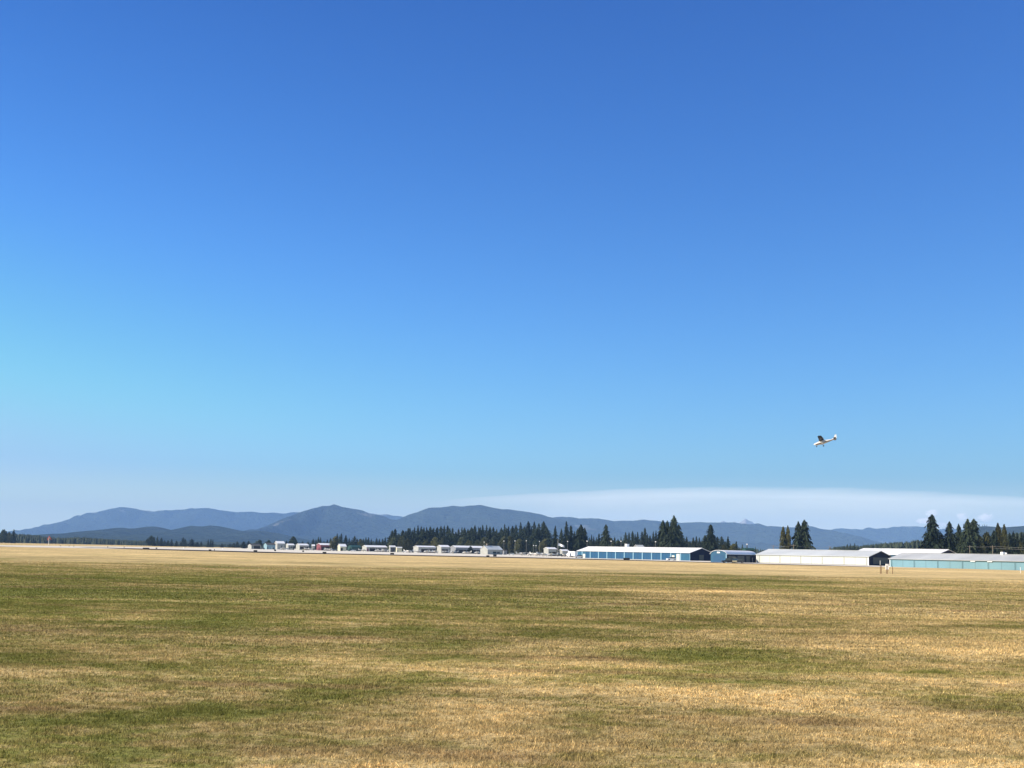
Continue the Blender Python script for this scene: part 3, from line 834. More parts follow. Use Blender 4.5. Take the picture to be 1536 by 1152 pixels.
# ------------------------------------------------------------------ buildings
def building(name, label, pa, Ya, pb, Yb, W, eave, ridge_h, wall, roof, openings=(), bow=False, over=.35, trim=None, cat='hangar', group=None, extras=None, end=None, side=None):
    A = Vector((gx(pa, Ya), Ya, 0)); B = Vector((gx(pb, Yb), Yb, 0))
    L = (B - A).length; rz = math.atan2(B.y - A.y, B.x - A.x)
    t = thing(name, A, rz, label, cat, group)
    th = .18
    if bow:
        prof = [(W * (.5 - .5 * math.cos(math.pi * k / 10)), eave + (ridge_h - eave) * math.sin(math.pi * k / 10)) for k in range(11)]
    else:
        prof = [(0, eave), (W / 2, ridge_h), (W, eave)]
    wb = MB()
    # front wall around the openings
    u = 0.0
    for (u0, u1, z0, z1, mname, part) in sorted(openings):
        u0, u1 = u0 * L, u1 * L
        if u0 - u > .01: wb.box(u, u0, 0, th, 0, eave)
        if z1 < eave - .02: wb.box(u0, u1, 0, th, z1, eave)
        if z0 > .02: wb.box(u0, u1, 0, th, 0, z0)
        u = u1
    if L - u > .01: wb.box(u, L, 0, th, 0, eave)
    wb.box(0, L, W - th, W, 0, eave)
    for xx in (0, L - th):   # gable ends
        poly = [(th + .001, 0), (W - th - .001, 0)] + [(min(max(y, th + .001), W - th - .001), z - .002) for y, z in reversed(prof)]
        wb.prism(poly, xx, xx + th)
    wb.build('wall', M[wall], t)
    # roof slab
    s0 = (prof[1][1] - prof[0][1]) / max(.01, prof[1][0] - prof[0][0])
    if bow: s0 = .5
    lo = [(-over, prof[0][1] - over * s0)] + prof[1:-1] + [(W + over, prof[-1][1] - over * s0)]
    if bow: lo = [(-over, eave - .1)] + prof[1:-1] + [(W + over, eave - .1)]
    hi = [(y, z + .16) for y, z in lo]
    lo = [(y, z + .004) for y, z in lo]
    MBr = MB()
    for i in range(len(lo) - 1):
        MBr.prism([lo[i], lo[i + 1], hi[i + 1], hi[i]], -over, L + over)
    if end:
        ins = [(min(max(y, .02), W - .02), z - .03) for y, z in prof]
        MB().prism([(.02, .01), (W - .02, .01)] + ins[::-1], L + .004, L + .03).build('end_wall', M[end], t)  # panel over the gable; its colour also carries the gable's shade
    if side:
        MB().box(.03, L - .03, -.02, -.003, .01, .3).build('base_band', M[side], t)
    rf = MBr.build('roof', M[roof], t)
    if not bow:
        MB().box(-over, L + over, W / 2 - .25, W / 2 + .25, ridge_h + .17, ridge_h + .24).build('ridge_cap', M[roof], rf)
    if trim:
        MB().box(-.03, .2, -.03, -.002, .0, eave - .1).build('corner_trim', M[trim], t)
        MB().box(L - .2, L + .03, -.03, -.002, .0, eave - .1).build('corner_trim', M[trim], t)
    for (u0, u1, z0, z1, mname, part) in openings:
        u0, u1 = u0 * L, u1 * L
        if mname is None:      # open bay: added dark panel stands for the shade inside
            MB().box(u0 - .3 if u0 > .6 else u0, u1 + .3 if u1 < L - .6 else u1, 1.2, 1.3, .02, eave - .05).build('bay_shade_panel', M['interior_shade'], t)
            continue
        d = MB().box(u0 + .02, u1 - .02, .06, .12, z0 + .02, z1 - .01).build(part, M[mname], t)
        if part.endswith('door') and (u1 - u0) > 3:
            MB().box((u0 + u1) / 2 - .03, (u0 + u1) / 2 + .03, .035, .058, z0 + .05, z1 - .05).build('seam', M['trim_dark'], d)
    if extras: extras(t, L, W, eave, ridge_h)
    return t


# 1. long blue T hangar
op = []
n = 11
edges = [.045 + (1 - .045 - .075) * k / n for k in range(n + 1)]
for k in range(n):
    a, b = edges[k], edges[k + 1]
    if k == 0:
        op += [(a + .006, a + .03, .0, 2.2, 'white_door', 'side_door')]
        op += [(a + .04, b - .008, 0, 3.2, 'blue_door', 'hangar_door')]
    elif k == n - 1:
        op += [(a + .008, a + .03, .0, 2.4, 'white_door', 'side_door'), (a + .045, b - .008, 0, 3.1, 'white_door', 'hangar_door')]
    else:
        op += [(a + .008, b - .008, 0, 3.2, 'blue_door', 'hangar_door')]


def blue_extras(t, L, W, e, r):
    for k in range(n + 1):
        x = edges[k] * L
        MB().box(x - .32, x + .32, -.06, -.003, 0, e - .12).build('door_post', M['pale_blue'], t)
    MB().box(0.25, L - .25, -.05, -.004, e - .35, e - .13).build('eave_trim', M['pale_blue'], t) if False else None
    v = MB().box(L * .36, L * .36 + 1.6, W / 2 - .8, W / 2 + .8, r + .1, r + 1.6).build('roof_vent', M['trim_white'], t)
    MB().box(L * .36 - .1, L * .36 + 1.7, W / 2 - .9, W / 2 + .9, r + 1.601, r + 1.75).build('cap', M['white_roof'], v)
    MB().box(L + .034, L + .08, W * .40, W * .60, 0, 2.8).build('end_door', M['trim_dark'], t)


building('blue_hangar', 'long blue steel hangar with white roof and pale posts between its doors', 866.5, 700, 1035, 620, 14.0, 3.75, 5.95, 'blue_wall', 'white_roof', op, over=.5, trim='pale_blue', extras=blue_extras, end='shaded_navy_wall')


# 2. small blue hangar with bowed white roof, gable towards the camera
def small_extras(t, L, W, e, r):
    pr = [(W * (.5 - .5 * math.cos(math.pi * k / 10)), e + (r - e) * math.sin(math.pi * k / 10) - .03) for k in range(11)]
    pr = [(min(max(a, .02), W - .02), b) for a, b in pr]
    MB().prism([(.02, .01), (W - .02, .01)] + pr[::-1], -.03, -.004).build('end_wall', M['blue_wall'], t)
    MB().box(-.07, -.034, 1.2, W - 1.2, 0, e - .3).build('end_door', M['blue_door'], t)
    MB().box(-.09, -.034, W * .42, W * .60, e + .35, e + .85).build('gable_light', M['trim_white'], t)
    MB().box(-.12, -.003, -.05, .35, 0, e).build('corner_post', M['pale_blue'], t)


building('blue_hangar', 'small blue hangar with curved white roof, its dark side facing the white hangar', 1090, 520, 1134, 545, 6.9, 3.3, 4.7, 'shaded_navy_wall', 'white_roof',  # long side near-black: its shade is put into the wall colour
         [(.06, .30, 0, 2.7, 'trim_dark', 'hangar_door'), (.36, .60, 0, 2.7, 'trim_dark', 'hangar_door'), (.66, .80, 0, 2.7, 'trim_dark', 'hangar_door'), (.86, .90, 0, 2.1, 'pole_metal', 'side_door')], bow=True, over=.3, extras=small_extras)

# 3. long white hangar
op = []
for k in range(5):
    a = .03 + k * .19
    op.append((a + .004, a + .186, .25, 2.9, 'white_door', 'hangar_door'))


def white_extras(t, L, W, e, r):
    for k in range(6):
        x = (.03 + k * .19) * L
        MB().box(x - .07, x + .07, -.04, -.003, 0, e - .12).build('downpipe', M['pole_metal'], t)
    MB().box(L + .034, L + .08, W * .18, W * .82, .5, e - .2).build('end_door', M['trim_dark'], t)
    MB().box(.3, L - .3, -.028, -.004, .02, .22).build('kick_plate', M['grey_wall'], t)


building('white_hangar', 'long white hangar with pale grey roof and dark gable end beside the wooden posts', 1134.5, 540, 1303, 507, 20.5, 3.35, 5.6, 'white_wall', 'pale_grey_roof', op, over=.35, trim='trim_white', extras=white_extras, end='shaded_navy_wall')
# 4. rear hangar
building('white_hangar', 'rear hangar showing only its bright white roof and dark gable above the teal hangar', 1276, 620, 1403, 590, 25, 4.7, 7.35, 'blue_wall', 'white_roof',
         [(.1, .45, 0, 3.8, 'blue_door', 'hangar_door'), (.55, .9, 0, 3.8, 'blue_door', 'hangar_door')], over=.5, end='shaded_navy_wall')
# 5. teal hangar
op = []
nb = 8
for k in range(nb):
    a = .01 + k * .98 / nb
    op.append((a + .004, a + .98 / nb - .004, .0, 2.35, 'teal_wall', 'hangar_door'))


def teal_extras(t, L, W, e, r):
    MB().box(.25, L - .25, -.09, -.004, e - .38, e - .14).build('door_track', M['teal_dark'], t)
    for k in range(nb + 1):
        x = (.01 + k * .98 / nb) * L
        MB().box(max(.25, x - .12), x + .12, -.07, -.005, 0, e - .4).build('downpipe', M['teal_dark'], t)
    for f in (.42, .50):
        MB().box(L * f, L * f + 1.9, -.30, -.10, e - .42, e - .22).build('flood_light', M['trim_white'], t)
    v = MB().box(L * .50, L * .50 + 1.0, W / 2 - .5, W / 2 + .5, r + .1, r + .9).build('roof_vent', M['trim_white'], t)
    MB().tube((L * .50 + 1.8, W / 2, r + .2), (L * .50 + 1.8, W / 2, r + .7), .3, .3, 10).build('roof_fan', M['trim_white'], t)


building('teal_hangar', 'long pale teal hangar with weathered grey roof running off the right edge', 1334.5, 449, 1660, 372, 12, 2.75, 4.65, 'teal_wall', 'grey_roof', op, over=.4, trim='trim_white', extras=teal_extras)


# ---- small buildings across the apron (about 1.1 - 1.3 km away)
def small(name, label, pa, pb, Y, top, base, ridge_py, wall, roof, openings=(), W=12, skew=10, cat='hangar', bow=False, over=.35):
    pm = (pa + pb) / 2
    e = at(pm, top, Y)[1]; r = at(pm, ridge_py, Y)[1]
    a = R(26 if skew > 5 else 16)
    wd = (pb - pa) * Y / F; W = min(W, .8 * wd)
    fp = wd - W * math.sin(a)
    return building(name, label, pb - fp * F / Y, Y, pb, Y + fp * math.tan(a), W, e, r, wall, roof, openings, bow, over, cat=cat)


OPN = None
small('white_hangar', 'leftmost small white hangar with dark roof and one wide open dark bay', 369.5, 391.5, 1330, 818, 823.7, 815.8, 'village_wall', 'dark_roof', [(.05, .13, 0, 3.2, 'trim_dark', 'side_door'), (.22, .92, 0, 3.2, OPN, '')])
small('light_blue_hangar', 'small light blue hangar with dark roof right of the leftmost white hangar', 393.5, 413, 1320, 817, 824, 814.3, 'light_blue_wall', 'dark_roof', [(.06, .16, 0, 2.6, 'trim_dark', 'side_door'), (.55, .63, 0, 2.2, 'white_door', 'side_door'), (.74, .88, 0, 2.0, 'trim_dark', 'hangar_door')])
small('white_hangar', 'taller white hangar with dark narrow doorway behind the light blue hangar', 410, 427, 1380, 815, 824, 811.8, 'village_wall', 'white_roof', [(.55, .67, 0, 4.2, OPN, ''), (.80, .93, 0, 2.4, 'grey_wall', 'side_door')], W=16)
small('white_hangar', 'small white hangar with three dark doorways next to the taller white hangar', 427.5, 441.5, 1310, 817.5, 824.4, 815.6, 'village_wall', 'white_roof', [(.05, .25, .2, 3.3, 'trim_dark', 'hangar_door'), (.36, .68, 1.6, 3.3, 'trim_dark', 'window'), (.76, .97, 0, 3.4, OPN, '')])
small('white_hangar', 'small white hangar with wide low dark bay under a white roof', 442, 463, 1300, 817.8, 824.8, 815.6, 'village_wall', 'white_roof', [(.06, .66, 1.0, 3.3, OPN, ''), (.76, .95, 0, 3.4, OPN, '')])
small('white_shed', 'narrow white shed beside the faded red hangar', 467, 472, 1290, 818.5, 825, 816.8, 'village_wall', 'white_roof', [(.5, .85, 0, 2.0, 'trim_dark', 'side_door')], cat='shed', W=8, skew=2)
small('red_hangar', 'faded red hangar with white roof and dark open bay', 473, 497, 1290, 817.5, 825, 815, 'red_wall', 'white_roof', [(.12, .95, 0, 3.6, OPN, '')])
small('cream_house', 'small cream gabled building with white roofs left of the green building', 505.5, 519.5, 1260, 819.5, 825.8, 816, 'cream_wall', 'white_roof', [(.05, .42, 0, 2.8, OPN, '')], cat='building', W=9)
small('green_building', 'low dark green metal building right of the small cream building', 520, 541.5, 1265, 820.5, 825.5, 817.8, 'green_roof', 'green_roof', [(.4, .6, 0, 2.2, 'trim_dark', 'hangar_door')], cat='building')
small('white_hangar', 'open fronted hangar with long white roof right of the green building', 541.8, 581, 1250, 820.6, 826.5, 818.2, 'village_wall', 'white_roof', [(.02, .09, 0, 2.9, 'red_wall', 'hangar_door'), (.15, .42, 0, 3.1, OPN, ''), (.44, .70, 0, 3.1, OPN, ''), (.76, .97, 0, 3.1, OPN, '')])
small('white_hangar', 'small open white hangar with one square dark bay under the first tall conifers', 583, 593, 1220, 820, 827, 818.6, 'village_wall', 'white_roof', [(.12, .93, 0, 3.6, OPN, '')], skew=3)
small('white_shed', 'plain white boxy shed right of the small open white hangar', 593.3, 603, 1200, 821.4, 827.2, 820.6, 'cream_wall', 'white_roof', [(.1, .3, 0, 2, 'grey_wall', 'side_door')], cat='shed', skew=2)
small('white_hangar', 'open fronted white hangar whose white gable faces the field at the left', 619, 654, 1190, 820.6, 827.6, 818.8, 'village_wall', 'white_roof', [(.03, .08, 0, 2, 'grey_wall', 'side_door'), (.16, .54, 0, 3.4, OPN, ''), (.56, .98, 0, 3.4, OPN, '')])
small('white_hangar', 'open fronted white hangar in the middle of the row with a tall white end wall', 655, 674.5, 1180, 820.4, 828, 817.8, 'village_wall', 'white_roof', [(.04, .44, 0, 3.5, OPN, ''), (.47, .80, 0, 3.5, OPN, '')])
small('white_hangar', 'longest open fronted white roofed hangar standing behind the dark cone shaped bush', 675, 726, 1190, 821.3, 828.3, 818.8, 'grey_wall', 'white_roof', [(.02 + k * .12, .135 + k * .12, 0, 3.4, OPN, '') for k in range(8)])


def house_x(t, L, W, e, r):
    MB().box(L * .16, L * .16 + 1.2, W * .5 - .5, W * .5 + .5, r + .1, r + 1.7).build('chimney', M['grey_wood'], t)
    MB().box(L + .003, L + .05, W * .3, W * .6, 0, 2.2).build('side_door', M['grey_wall'], t)


t = building('white_house', 'white gabled house with pale grey roof and long dark windows', 731.5, 1030, 753.5, 1040, 9, at(740, 824.3, 1050)[1], at(740, 819, 1050)[1], 'village_wall', 'pale_grey_roof',
             [(.05, .12, 0, 2.1, 'grey_wall', 'side_door'), (.36, .60, .7, 2.3, 'glass', 'window'), (.63, .84, .7, 2.3, 'glass', 'window')], cat='house', extras=house_x)
small('grey_shed', 'small grey lean-to shed against the right of the white gabled house', 754.2, 760.5, 1060, 826, 829.5, 824.8, 'grey_wall', 'dark_roof', [(.3, .6, 0, 1.8, 'trim_dark', 'side_door')], cat='shed', W=6, skew=2)
small('white_building', 'low white building half hidden by parked aeroplanes left of the flagpole', 816, 835, 960, 823.4, 832, 821.2, 'village_wall', 'white_roof', [(.35, .62, 0, 2.6, 'leaf', 'hedge_door'), (.68, .95, 0, 2.6, OPN, '')] if False else [(.05, .40, 0, 3.0, 'green_roof', 'hangar_door'), (.45, .95, 0, 3.0, OPN, '')], cat='building', W=10)
small('white_building', 'low white roofed open shed right of the flagpole', 838.5, 853, 960, 826.3, 832, 824.3, 'village_wall', 'white_roof', [(.08, .88, 0, 2.0, OPN, '')], cat='building', W=8)
small('grey_building', 'low grey building behind the roof of the blue hangar', 951.5, 966, 800, 820.5, 830, 817.5, 'grey_wall', 'grey_roof', [(.2, .4, 0, 3, 'trim_dark', 'hangar_door')], cat='building', W=10)
small('green_building', 'dark green curved roof peeking out behind the small blue hangar', 1115, 1131, 640, 824.5, 838, 822.3, 'green_roof', 'green_roof', [(.2, .5, 0, 3, 'trim_dark', 'hangar_door')], cat='building', W=9, bow=True, skew=4)

# ------------------------------------------------------------------ poles, flag, wires, windsock, posts
def lamp_pole(px, top, Y, label, head=True, r=.09):
    x = gx(px, Y); h = at(px, top, Y)[1]
    t = thing('light_pole', (x, Y, 0), 0, label, 'light pole', 'light poles beyond the hangars')
    MB().tube((0, 0, 0), (0, 0, h), r, r * .7, 8).build('pole', M['pole_metal'], t)
    MB().tube((0, 0, 0), (0, 0, .25), r * 2, r * 2, 10).build('base', M['pole_metal'], t)
    if head:
        hd = MB(); hd.sphere((0, 0, h + .2), .42, 8, .7); hd.build('lamp_head', M['lamp_white'], t, True)
    return t


lamp_pole(755.7, 812, 1000, 'light pole standing at the right end of the white gabled house')
lamp_pole(772.3, 811.8, 990, 'light pole between the white gabled house and the parked aeroplanes')
lamp_pole(789.3, 811.5, 1010, 'light pole above the left part of the parked aeroplanes')
lamp_pole(800.3, 818.5, 960, 'short pole above the parked aeroplanes, left of a second short one')
lamp_pole(804, 819, 970, 'short pole between the parked aeroplanes and a tall light pole')
lamp_pole(809, 812.5, 980, 'tall light pole right behind the rightmost parked aeroplanes')
lamp_pole(851.2, 812.5, 950, 'tall light pole between the flag and the blue hangar')
lamp_pole(880.5, 812.2, 820, 'leftmost light pole rising over the blue hangar roof')
lamp_pole(916.6, 812.3, 800, 'second light pole from the left over the blue hangar roof')
lamp_pole(931.4, 812.3, 790, 'third light pole over the blue hangar roof, left of the roof vent')
lamp_pole(983.3, 813.2, 760, 'light pole over the blue hangar roof in front of the big conifer clump')
lamp_pole(726, 813.5, 1120, 'short light pole with white head just left of the white house chimney')
lamp_pole(1120.5, 817, 700, 'thin light pole over the small blue hangar roof', r=.1)

# flagpole with white flag
Y = 900; x = gx(836.8, Y); h = at(837, 809.3, Y)[1]
t = thing('flagpole', (x, Y, 0), 0, 'tall grey flagpole flying a white flag left of the blue hangar', 'flagpole')
MB().tube((0, 0, 0), (0, 0, h), .28, .14, 10).build('pole', M['pole_metal'], t)
MB().sphere((0, 0, h + .1), .22, 8).build('finial', M['pole_metal'], t, True)
fl = MB(); nx, nz = 12, 5; vs = []; fs = []
for s in (0, 1):
    for i in range(nx + 1):
        for j in range(nz + 1):
            u = i / nx
            vs.append((.25 + u * 4.1, .35 * math.sin(u * 7) + s * .03, h - 2.7 - j / nz * 1.7 * (1 - .15 * u) - 1.5 * u * u + .15 * math.sin(u * 9)))
o_ = (nx + 1) * (nz + 1)
for i in range(nx):
    for j in range(nz):
        a = i * (nz + 1) + j
        fs += [(a, a + 1, a + nz + 2, a + nz + 1), (o_ + a, o_ + a + nz + 1, o_ + a + nz + 2, o_ + a + 1)]
fl.add(vs, fs).build('flag', M['flag_white'], t, True)

# red and white wind indicator mast at far left
Y = 1250; x = gx(73, Y); h = at(73, 804, Y)[1]
t = thing('windsock', (x, Y, 0), 0, 'orange windsock on a pale pole in front of the far left forest', 'windsock')
MB().tube((0, 0, 0), (0, 0, h), .22, .14, 8).build('pole', M['trim_white'], t)
ws = MB()
prev = (0, 0, h - .1)
for k in range(5):
    nxp = (.55 + .50 * k, 0, h - .3 - .65 * (k + 1))
    ws.tube(prev, nxp, .60 - .07 * k, .53 - .07 * k, 10); prev = nxp
ws.build('sock', M['orange'], t)
MB().box(-1.3, -.3, -.1, .1, h - 4.0, h - 1.6).build('panel', M['orange'], t)

# five wooden posts in the grass
for i, (px, tp, lb) in enumerate(((1320.2, 848, 'leftmost'), (1324.6, 849, 'second from the left'), (1329.2, 848.6, 'middle'), (1333.9, 848.8, 'second from the right'), (1338.6, 849.8, 'rightmost'))):
    Y = 232; x = gx(px, Y); h = at(px, tp, Y)[1]
    t = thing('wooden_post', (x, Y + (i % 2) * 1.2, 0), 0, lb + ' of the five brown wooden posts standing in the dry grass', 'post', 'wooden posts in the grass')
    MB().tube((0, 0, -.05), (0, 0, h), .055, .05, 8).build('post', M['wood_post'], t)
    MB().tube((0, 0, h + .001), (0, 0, h + .04), .062, .05, 8).build('cap', M['wood_post'], t)
    if i == 0:
        MB().tube((0, 0, h + .05), (0, 0, h + .85), .05, .05, 8).build('marker_rod', M['pale_grey_roof'], t)
# white box behind the posts
Y = 300; x = gx(1330.5, Y); h = at(1330, 846.3, Y)[1]
t = thing('utility_box', (x, Y, 0), 0, 'small white utility box just behind the wooden posts', 'utility box')
MB().box(-.32, .32, -.2, .2, .25, h).build('cabinet', M['trim_white'], t)
MB().box(-.36, .36, -.24, .24, h + .001, h + .05).build('lid', M['trim_white'], t)
MB().box(-.28, -.2, -.05, .05, 0, .25).box(.2, .28, -.05, .05, 0, .25).build('leg', M['pole_metal'], t)
# white marker stake at right
Y = 300; x = gx(1530.3, Y); h = at(1530, 852, Y)[1]
t = thing('marker_stake', (x, Y, 0), 0, 'thin white marker stake in the grass near the right edge', 'stake')
MB().tube((0, 0, 0), (0, 0, h), .05, .05, 8).build('stake', M['trim_white'], t)
MB().box(-.08, .08, -.02, .02, h + .002, h + .15).build('reflector', M['trim_white'], t)

# utility poles and wires
def upole(px, top, Y, label):
    x = gx(px, Y); h = at(px, top, Y)[1]
    t = thing('utility_pole', (x, Y, 0), 0, label, 'utility pole')
    MB().tube((0, 0, 0), (0, 0, h), .16, .11, 8).build('pole', M['grey_wood'], t)
    MB().box(-1.1, 1.1, -.06, .06, h - .6, h - .45).build('crossarm', M['grey_wood'], t)
    return Vector((x, Y, h - .45))


def wire(a, b, label, sag=.8):
    mb = MB(); p = None
    for k in range(13):
        t_ = k / 12; q = a.lerp(b, t_) - Vector((0, 0, sag * 4 * t_ * (1 - t_)))
        if p is not None: mb.tube(p, q, .035, .035, 5)
        p = q
    o = mb.build('power_line', M['pole_metal'])
    tag(o, label, 'wire', 'power lines')


a = upole(1489.5, 818, 560, 'grey wooden utility pole in front of the right hand trees above the teal hangar')
b = upole(1562, 820, 540, 'utility pole just outside the right edge of the picture')
c = upole(1455, 818.2, 640, 'utility pole hidden in the dark trees below the twin conifers')
wire(a + Vector((1, 0, .1)), b + Vector((1, 0, .1)), 'upper wire running from the utility pole to the right edge', .3)
wire(a + Vector((-1, 0, -.6)), b + Vector((-1, 0, -.6)), 'lower wire running from the utility pole to the right edge', .3)
wire(c, a, 'wire between the twin conifers and the right utility pole', .3)
a = upole(1190.5, 816.5, 640, 'utility pole between the olive columnar trees and the two dark conifers')
b = upole(1245, 819, 700, 'utility pole at the left end of the low green wood')
c = upole(1160, 817.5, 660, 'slim utility pole left of the olive columnar trees')
wire(a, c, 'wire passing in front of the olive columnar trees', .5)
wire(a, b, 'wire passing in front of the two dark conifers', .8)

# airfield signs and lights
def sign(px, Y, w, h, label, mat='black_paint'):
    t = thing('airfield_sign', (gx(px, Y), Y, 0), 0, label, 'airfield sign', 'airfield signs')
    MB().box(-w / 2, w / 2, -.12, .12, .18, h).build('panel', M[mat], t)
    for s in (-1, 1):
        MB().tube((s * w * .35, 0, 0), (s * w * .35, 0, .18), .05, .05, 6).build('leg', M['pole_metal'], t)


sign(219.5, 640, 3.2, .95, 'widest dark airfield sign in the left part, below the broad dark tree')
sign(315.3, 560, 1.1, .95, 'small dark airfield sign below the far left line of trees')
sign(235, 760, .9, .8, 'tiny dark airfield sign just right of the widest one at left')
sign(383.5, 600, 1.7, .95, 'dark airfield sign in front of the leftmost small white hangar')
sign(487, 570, 1.6, .9, 'dark airfield sign in front of the faded red hangar')
sign(413, 760, 1.1, 1.1, 'dark airfield sign in front of the light blue hangar')
sign(455, 720, 1.0, .9, 'small dark airfield sign in front of the white hangar with the wide low bay')
sign(588.5, 620, 1.8, .9, 'dark airfield sign in front of the small open white hangar')
sign(732, 570, 1.3, .8, 'small dark airfield sign in the grass below the white gabled house')
sign(742.5, 620, 1.6, 1.1, 'larger dark airfield sign at the grass edge below the white gabled house')
sign(940, 545, 2.6, .95, 'wide dark airfield sign in front of the blue hangar doors')
for i, (px, Y) in enumerate(((91, 900), (104, 880), (111, 860), (162, 800), (186.5, 780), (322, 640), (276, 900), (335, 900))):
    t = thing('edge_light', (gx(px, Y), Y, 0), 0, 'tiny airfield edge light in the pale strip at the far left', 'edge light', 'airfield edge lights')
    MB().tube((0, 0, 0), (0, 0, .5), .12, .1, 8).build('stem', M['black_paint'] if i < 6 else M['trim_white'], t)
    MB().sphere((0, 0, .65), .25 if i < 6 else .45, 8).build('lens', M['black_paint'] if i < 6 else M['trim_white'], t, True)

# ------------------------------------------------------------------ aeroplanes
def ring(x, y0, w, zc, hh, n=12, p=2.4):
    out = []
    for k in range(n):
        t = 2 * math.pi * k / n
        c, s = math.cos(t), math.sin(t)
        out.append((x, y0 + w * math.copysign(abs(c) ** (2 / p), c), zc + hh * math.copysign(abs(s) ** (2 / p), s)))
    return out


def wing_mesh(half, c0, c1, xle, z, dih, th=.12, sweep=.0, y_in=0.0):
    mb = MB()
    for s in (-1, 1):
        rings = []
        for f in (0, .35, 1):
            c = c0 if f < .5 else c1
            c = c0 if f <= .35 else c1
            y = s * (y_in + (half - y_in) * f); zz = z + dih * f; x0 = xle + sweep * f
            rings.append([(x0, y, zz), (x0 + c * .15, y, zz + th * .7), (x0 + c * .4, y, zz + th * .75), (x0 + c, y, zz + .01), (x0 + c * .4, y, zz - th * .3), (x0 + c * .1, y, zz - th * .3)])
        mb.loft(rings)
    return mb


def make_plane(name='light_aeroplane', stripe='aero_stripe', wingm='aero_white'):
    """high wing light aeroplane, nose towards -x, wheels on z=0"""
    t = thing(name, (0, 0, 0)); t['category'] = 'aeroplane'
    W_ = M['aero_white']
    rs = [ring(-2.25, 0, .22, 1.05, .20), ring(-2.1, 0, .36, 1.06, .33), ring(-1.5, 0, .47, 1.08, .42), ring(-.95, 0, .52, 1.12, .48), ring(-.3, 0, .54, 1.27, .66), ring(.9, 0, .53, 1.27, .64),
          ring(1.8, 0, .40, 1.25, .46), ring(3.2, 0, .24, 1.28, .26), ring(4.9, 0, .10, 1.38, .14)]
    fu = MB().loft(rs).build('fuselage', W_, t, True)
    MB().loft([ring(-.98, 0, .42, 1.56, .06), ring(-.45, 0, .475, 1.68, .14), ring(.2, 0, .485, 1.72, .155), ring(.7, 0, .47, 1.70, .14)]).build('windscreen', M['glass'], fu, True)
    for s in (-1, 1):
        MB().box(-.35, .35, s * .548 - .012, s * .548 + .012, 1.38, 1.72).build('side_window', M['glass'], fu)
        MB().add([(-1.9, s * .50, .92), (1.0, s * .56, 1.10), (4.6, s * .15, 1.36), (4.4, s * .17, 1.22), (1.0, s * .56, .74), (-1.9, s * .49, .70)],
                 [(0, 1, 2, 3, 4, 5)] if s < 0 else [(5, 4, 3, 2, 1, 0)]).build('stripe', M[stripe], fu)
    wing_mesh(5.1, 1.62, 1.15, -.55, 1.90, .12, .16).build('wing', M[wingm], t, True)
    wing_mesh(1.75, .95, .65, 4.05, 1.42, 0, .06, .2, .0).build('stabiliser', M[wingm], t, True)
    fin = MB()
    prof = [(3.4, 1.5), (4.25, 1.85), (4.85, 2.75), (5.35, 2.75), (5.15, 1.45)]
    fin.add([(x, -.05, z) for x, z in prof] + [(x, .05, z) for x, z in prof], [(0, 1, 2, 3, 4), (9, 8, 7, 6, 5)] + [(k, 5 + k, 5 + (k + 1) % 5, (k + 1) % 5) for k in range(5)])
    fin.build('fin', W_, t)
    for s in (-1, 1):
        MB().tube((.1, s * .5, .85), (.2, s * 2.4, 1.92), .045, .04, 6).build('strut', W_, t)
        MB().tube((.35, s * .42, .85), (.45, s * 1.05, .28), .05, .035, 6).build('gear_leg', W_, t)
        w = MB().tube((.45, s * 1.02, .22), (.45, s * 1.20, .22), .22, .22, 14).build('wheel', M['rubber'], t)
        MB().tube((.45, s * 1.205, .22), (.45, s * 1.225, .22), .09, .09, 10).build('hub', M['trim_white'], w)
    MB().tube((-1.6, 0, .8), (-1.7, 0, .25), .04, .04, 6).build('nose_strut', M['pole_metal'], t)
    MB().tube((-1.7, -.07, .19), (-1.7, .07, .19), .19, .19, 12).build('nose_wheel', M['rubber'], t)
    pr = MB().sphere((-2.35, 0, 1.05), .16, 8).build('spinner', M['trim_white'], t, True)
    MB().add([(-2.36, -.05, 1.1), (-2.34, .07, 1.1), (-2.38, .05, 1.93), (-2.36, -.03, 1.93)], [(0, 1, 2, 3)]).add([(-2.36, .05, 1.0), (-2.34, -.07, 1.0), (-2.38, -.05, .17), (-2.36, .03, .17)], [(0, 1, 2, 3)]).build('propeller', M['black_paint'], t)
    return t


M['aero_wing_shade'] = paint('shaded_wing_paint', (.012, .016, .03), .4, .05)  # shade of the wing and tail undersides put into the paint colour
plane = make_plane(wingm='aero_wing_shade')
parked = make_plane()
Yp = 440.0
x, z = at(1238, 662.5, Yp)
plane.location = (x, Yp, z)
# nose to the left (-x), slightly nose down, banked away so the near wing lifts
Rb = Matrix.Rotation(R(-16), 3, 'Z') @ Matrix.Rotation(R(-13), 3, 'Y') @ Matrix.Rotation(R(-11), 3, 'X')
plane.rotation_mode = 'XYZ'
plane.rotation_euler = Rb.to_euler('XYZ')
plane.scale = (1.03, 1.03, 1.03)
off = Rb @ Vector((1.4, 0, 1.2))
plane.location = Vector((x, Yp, z)) - off
tag(plane, 'white light aeroplane with shade-darkened high wing flying low in the open sky above the hangars', 'aeroplane')
KID[parked.name] = [(c, kids(c)) for c in kids(parked)]
parked_used = []


def park(px, Y, rz, label):
    if not parked_used:
        o = parked; parked_used.append(1); o.location = (gx(px, Y), Y, 0); tag(o, label, None, 'light aeroplanes parked on the apron')
    else:
        o = copy_thing(parked, (gx(px, Y), Y, 0), 0, label=label, group='light aeroplanes parked on the apron', scale=(1, 1, 1))
    o.rotation_euler = (0, 0, R(rz)); return o


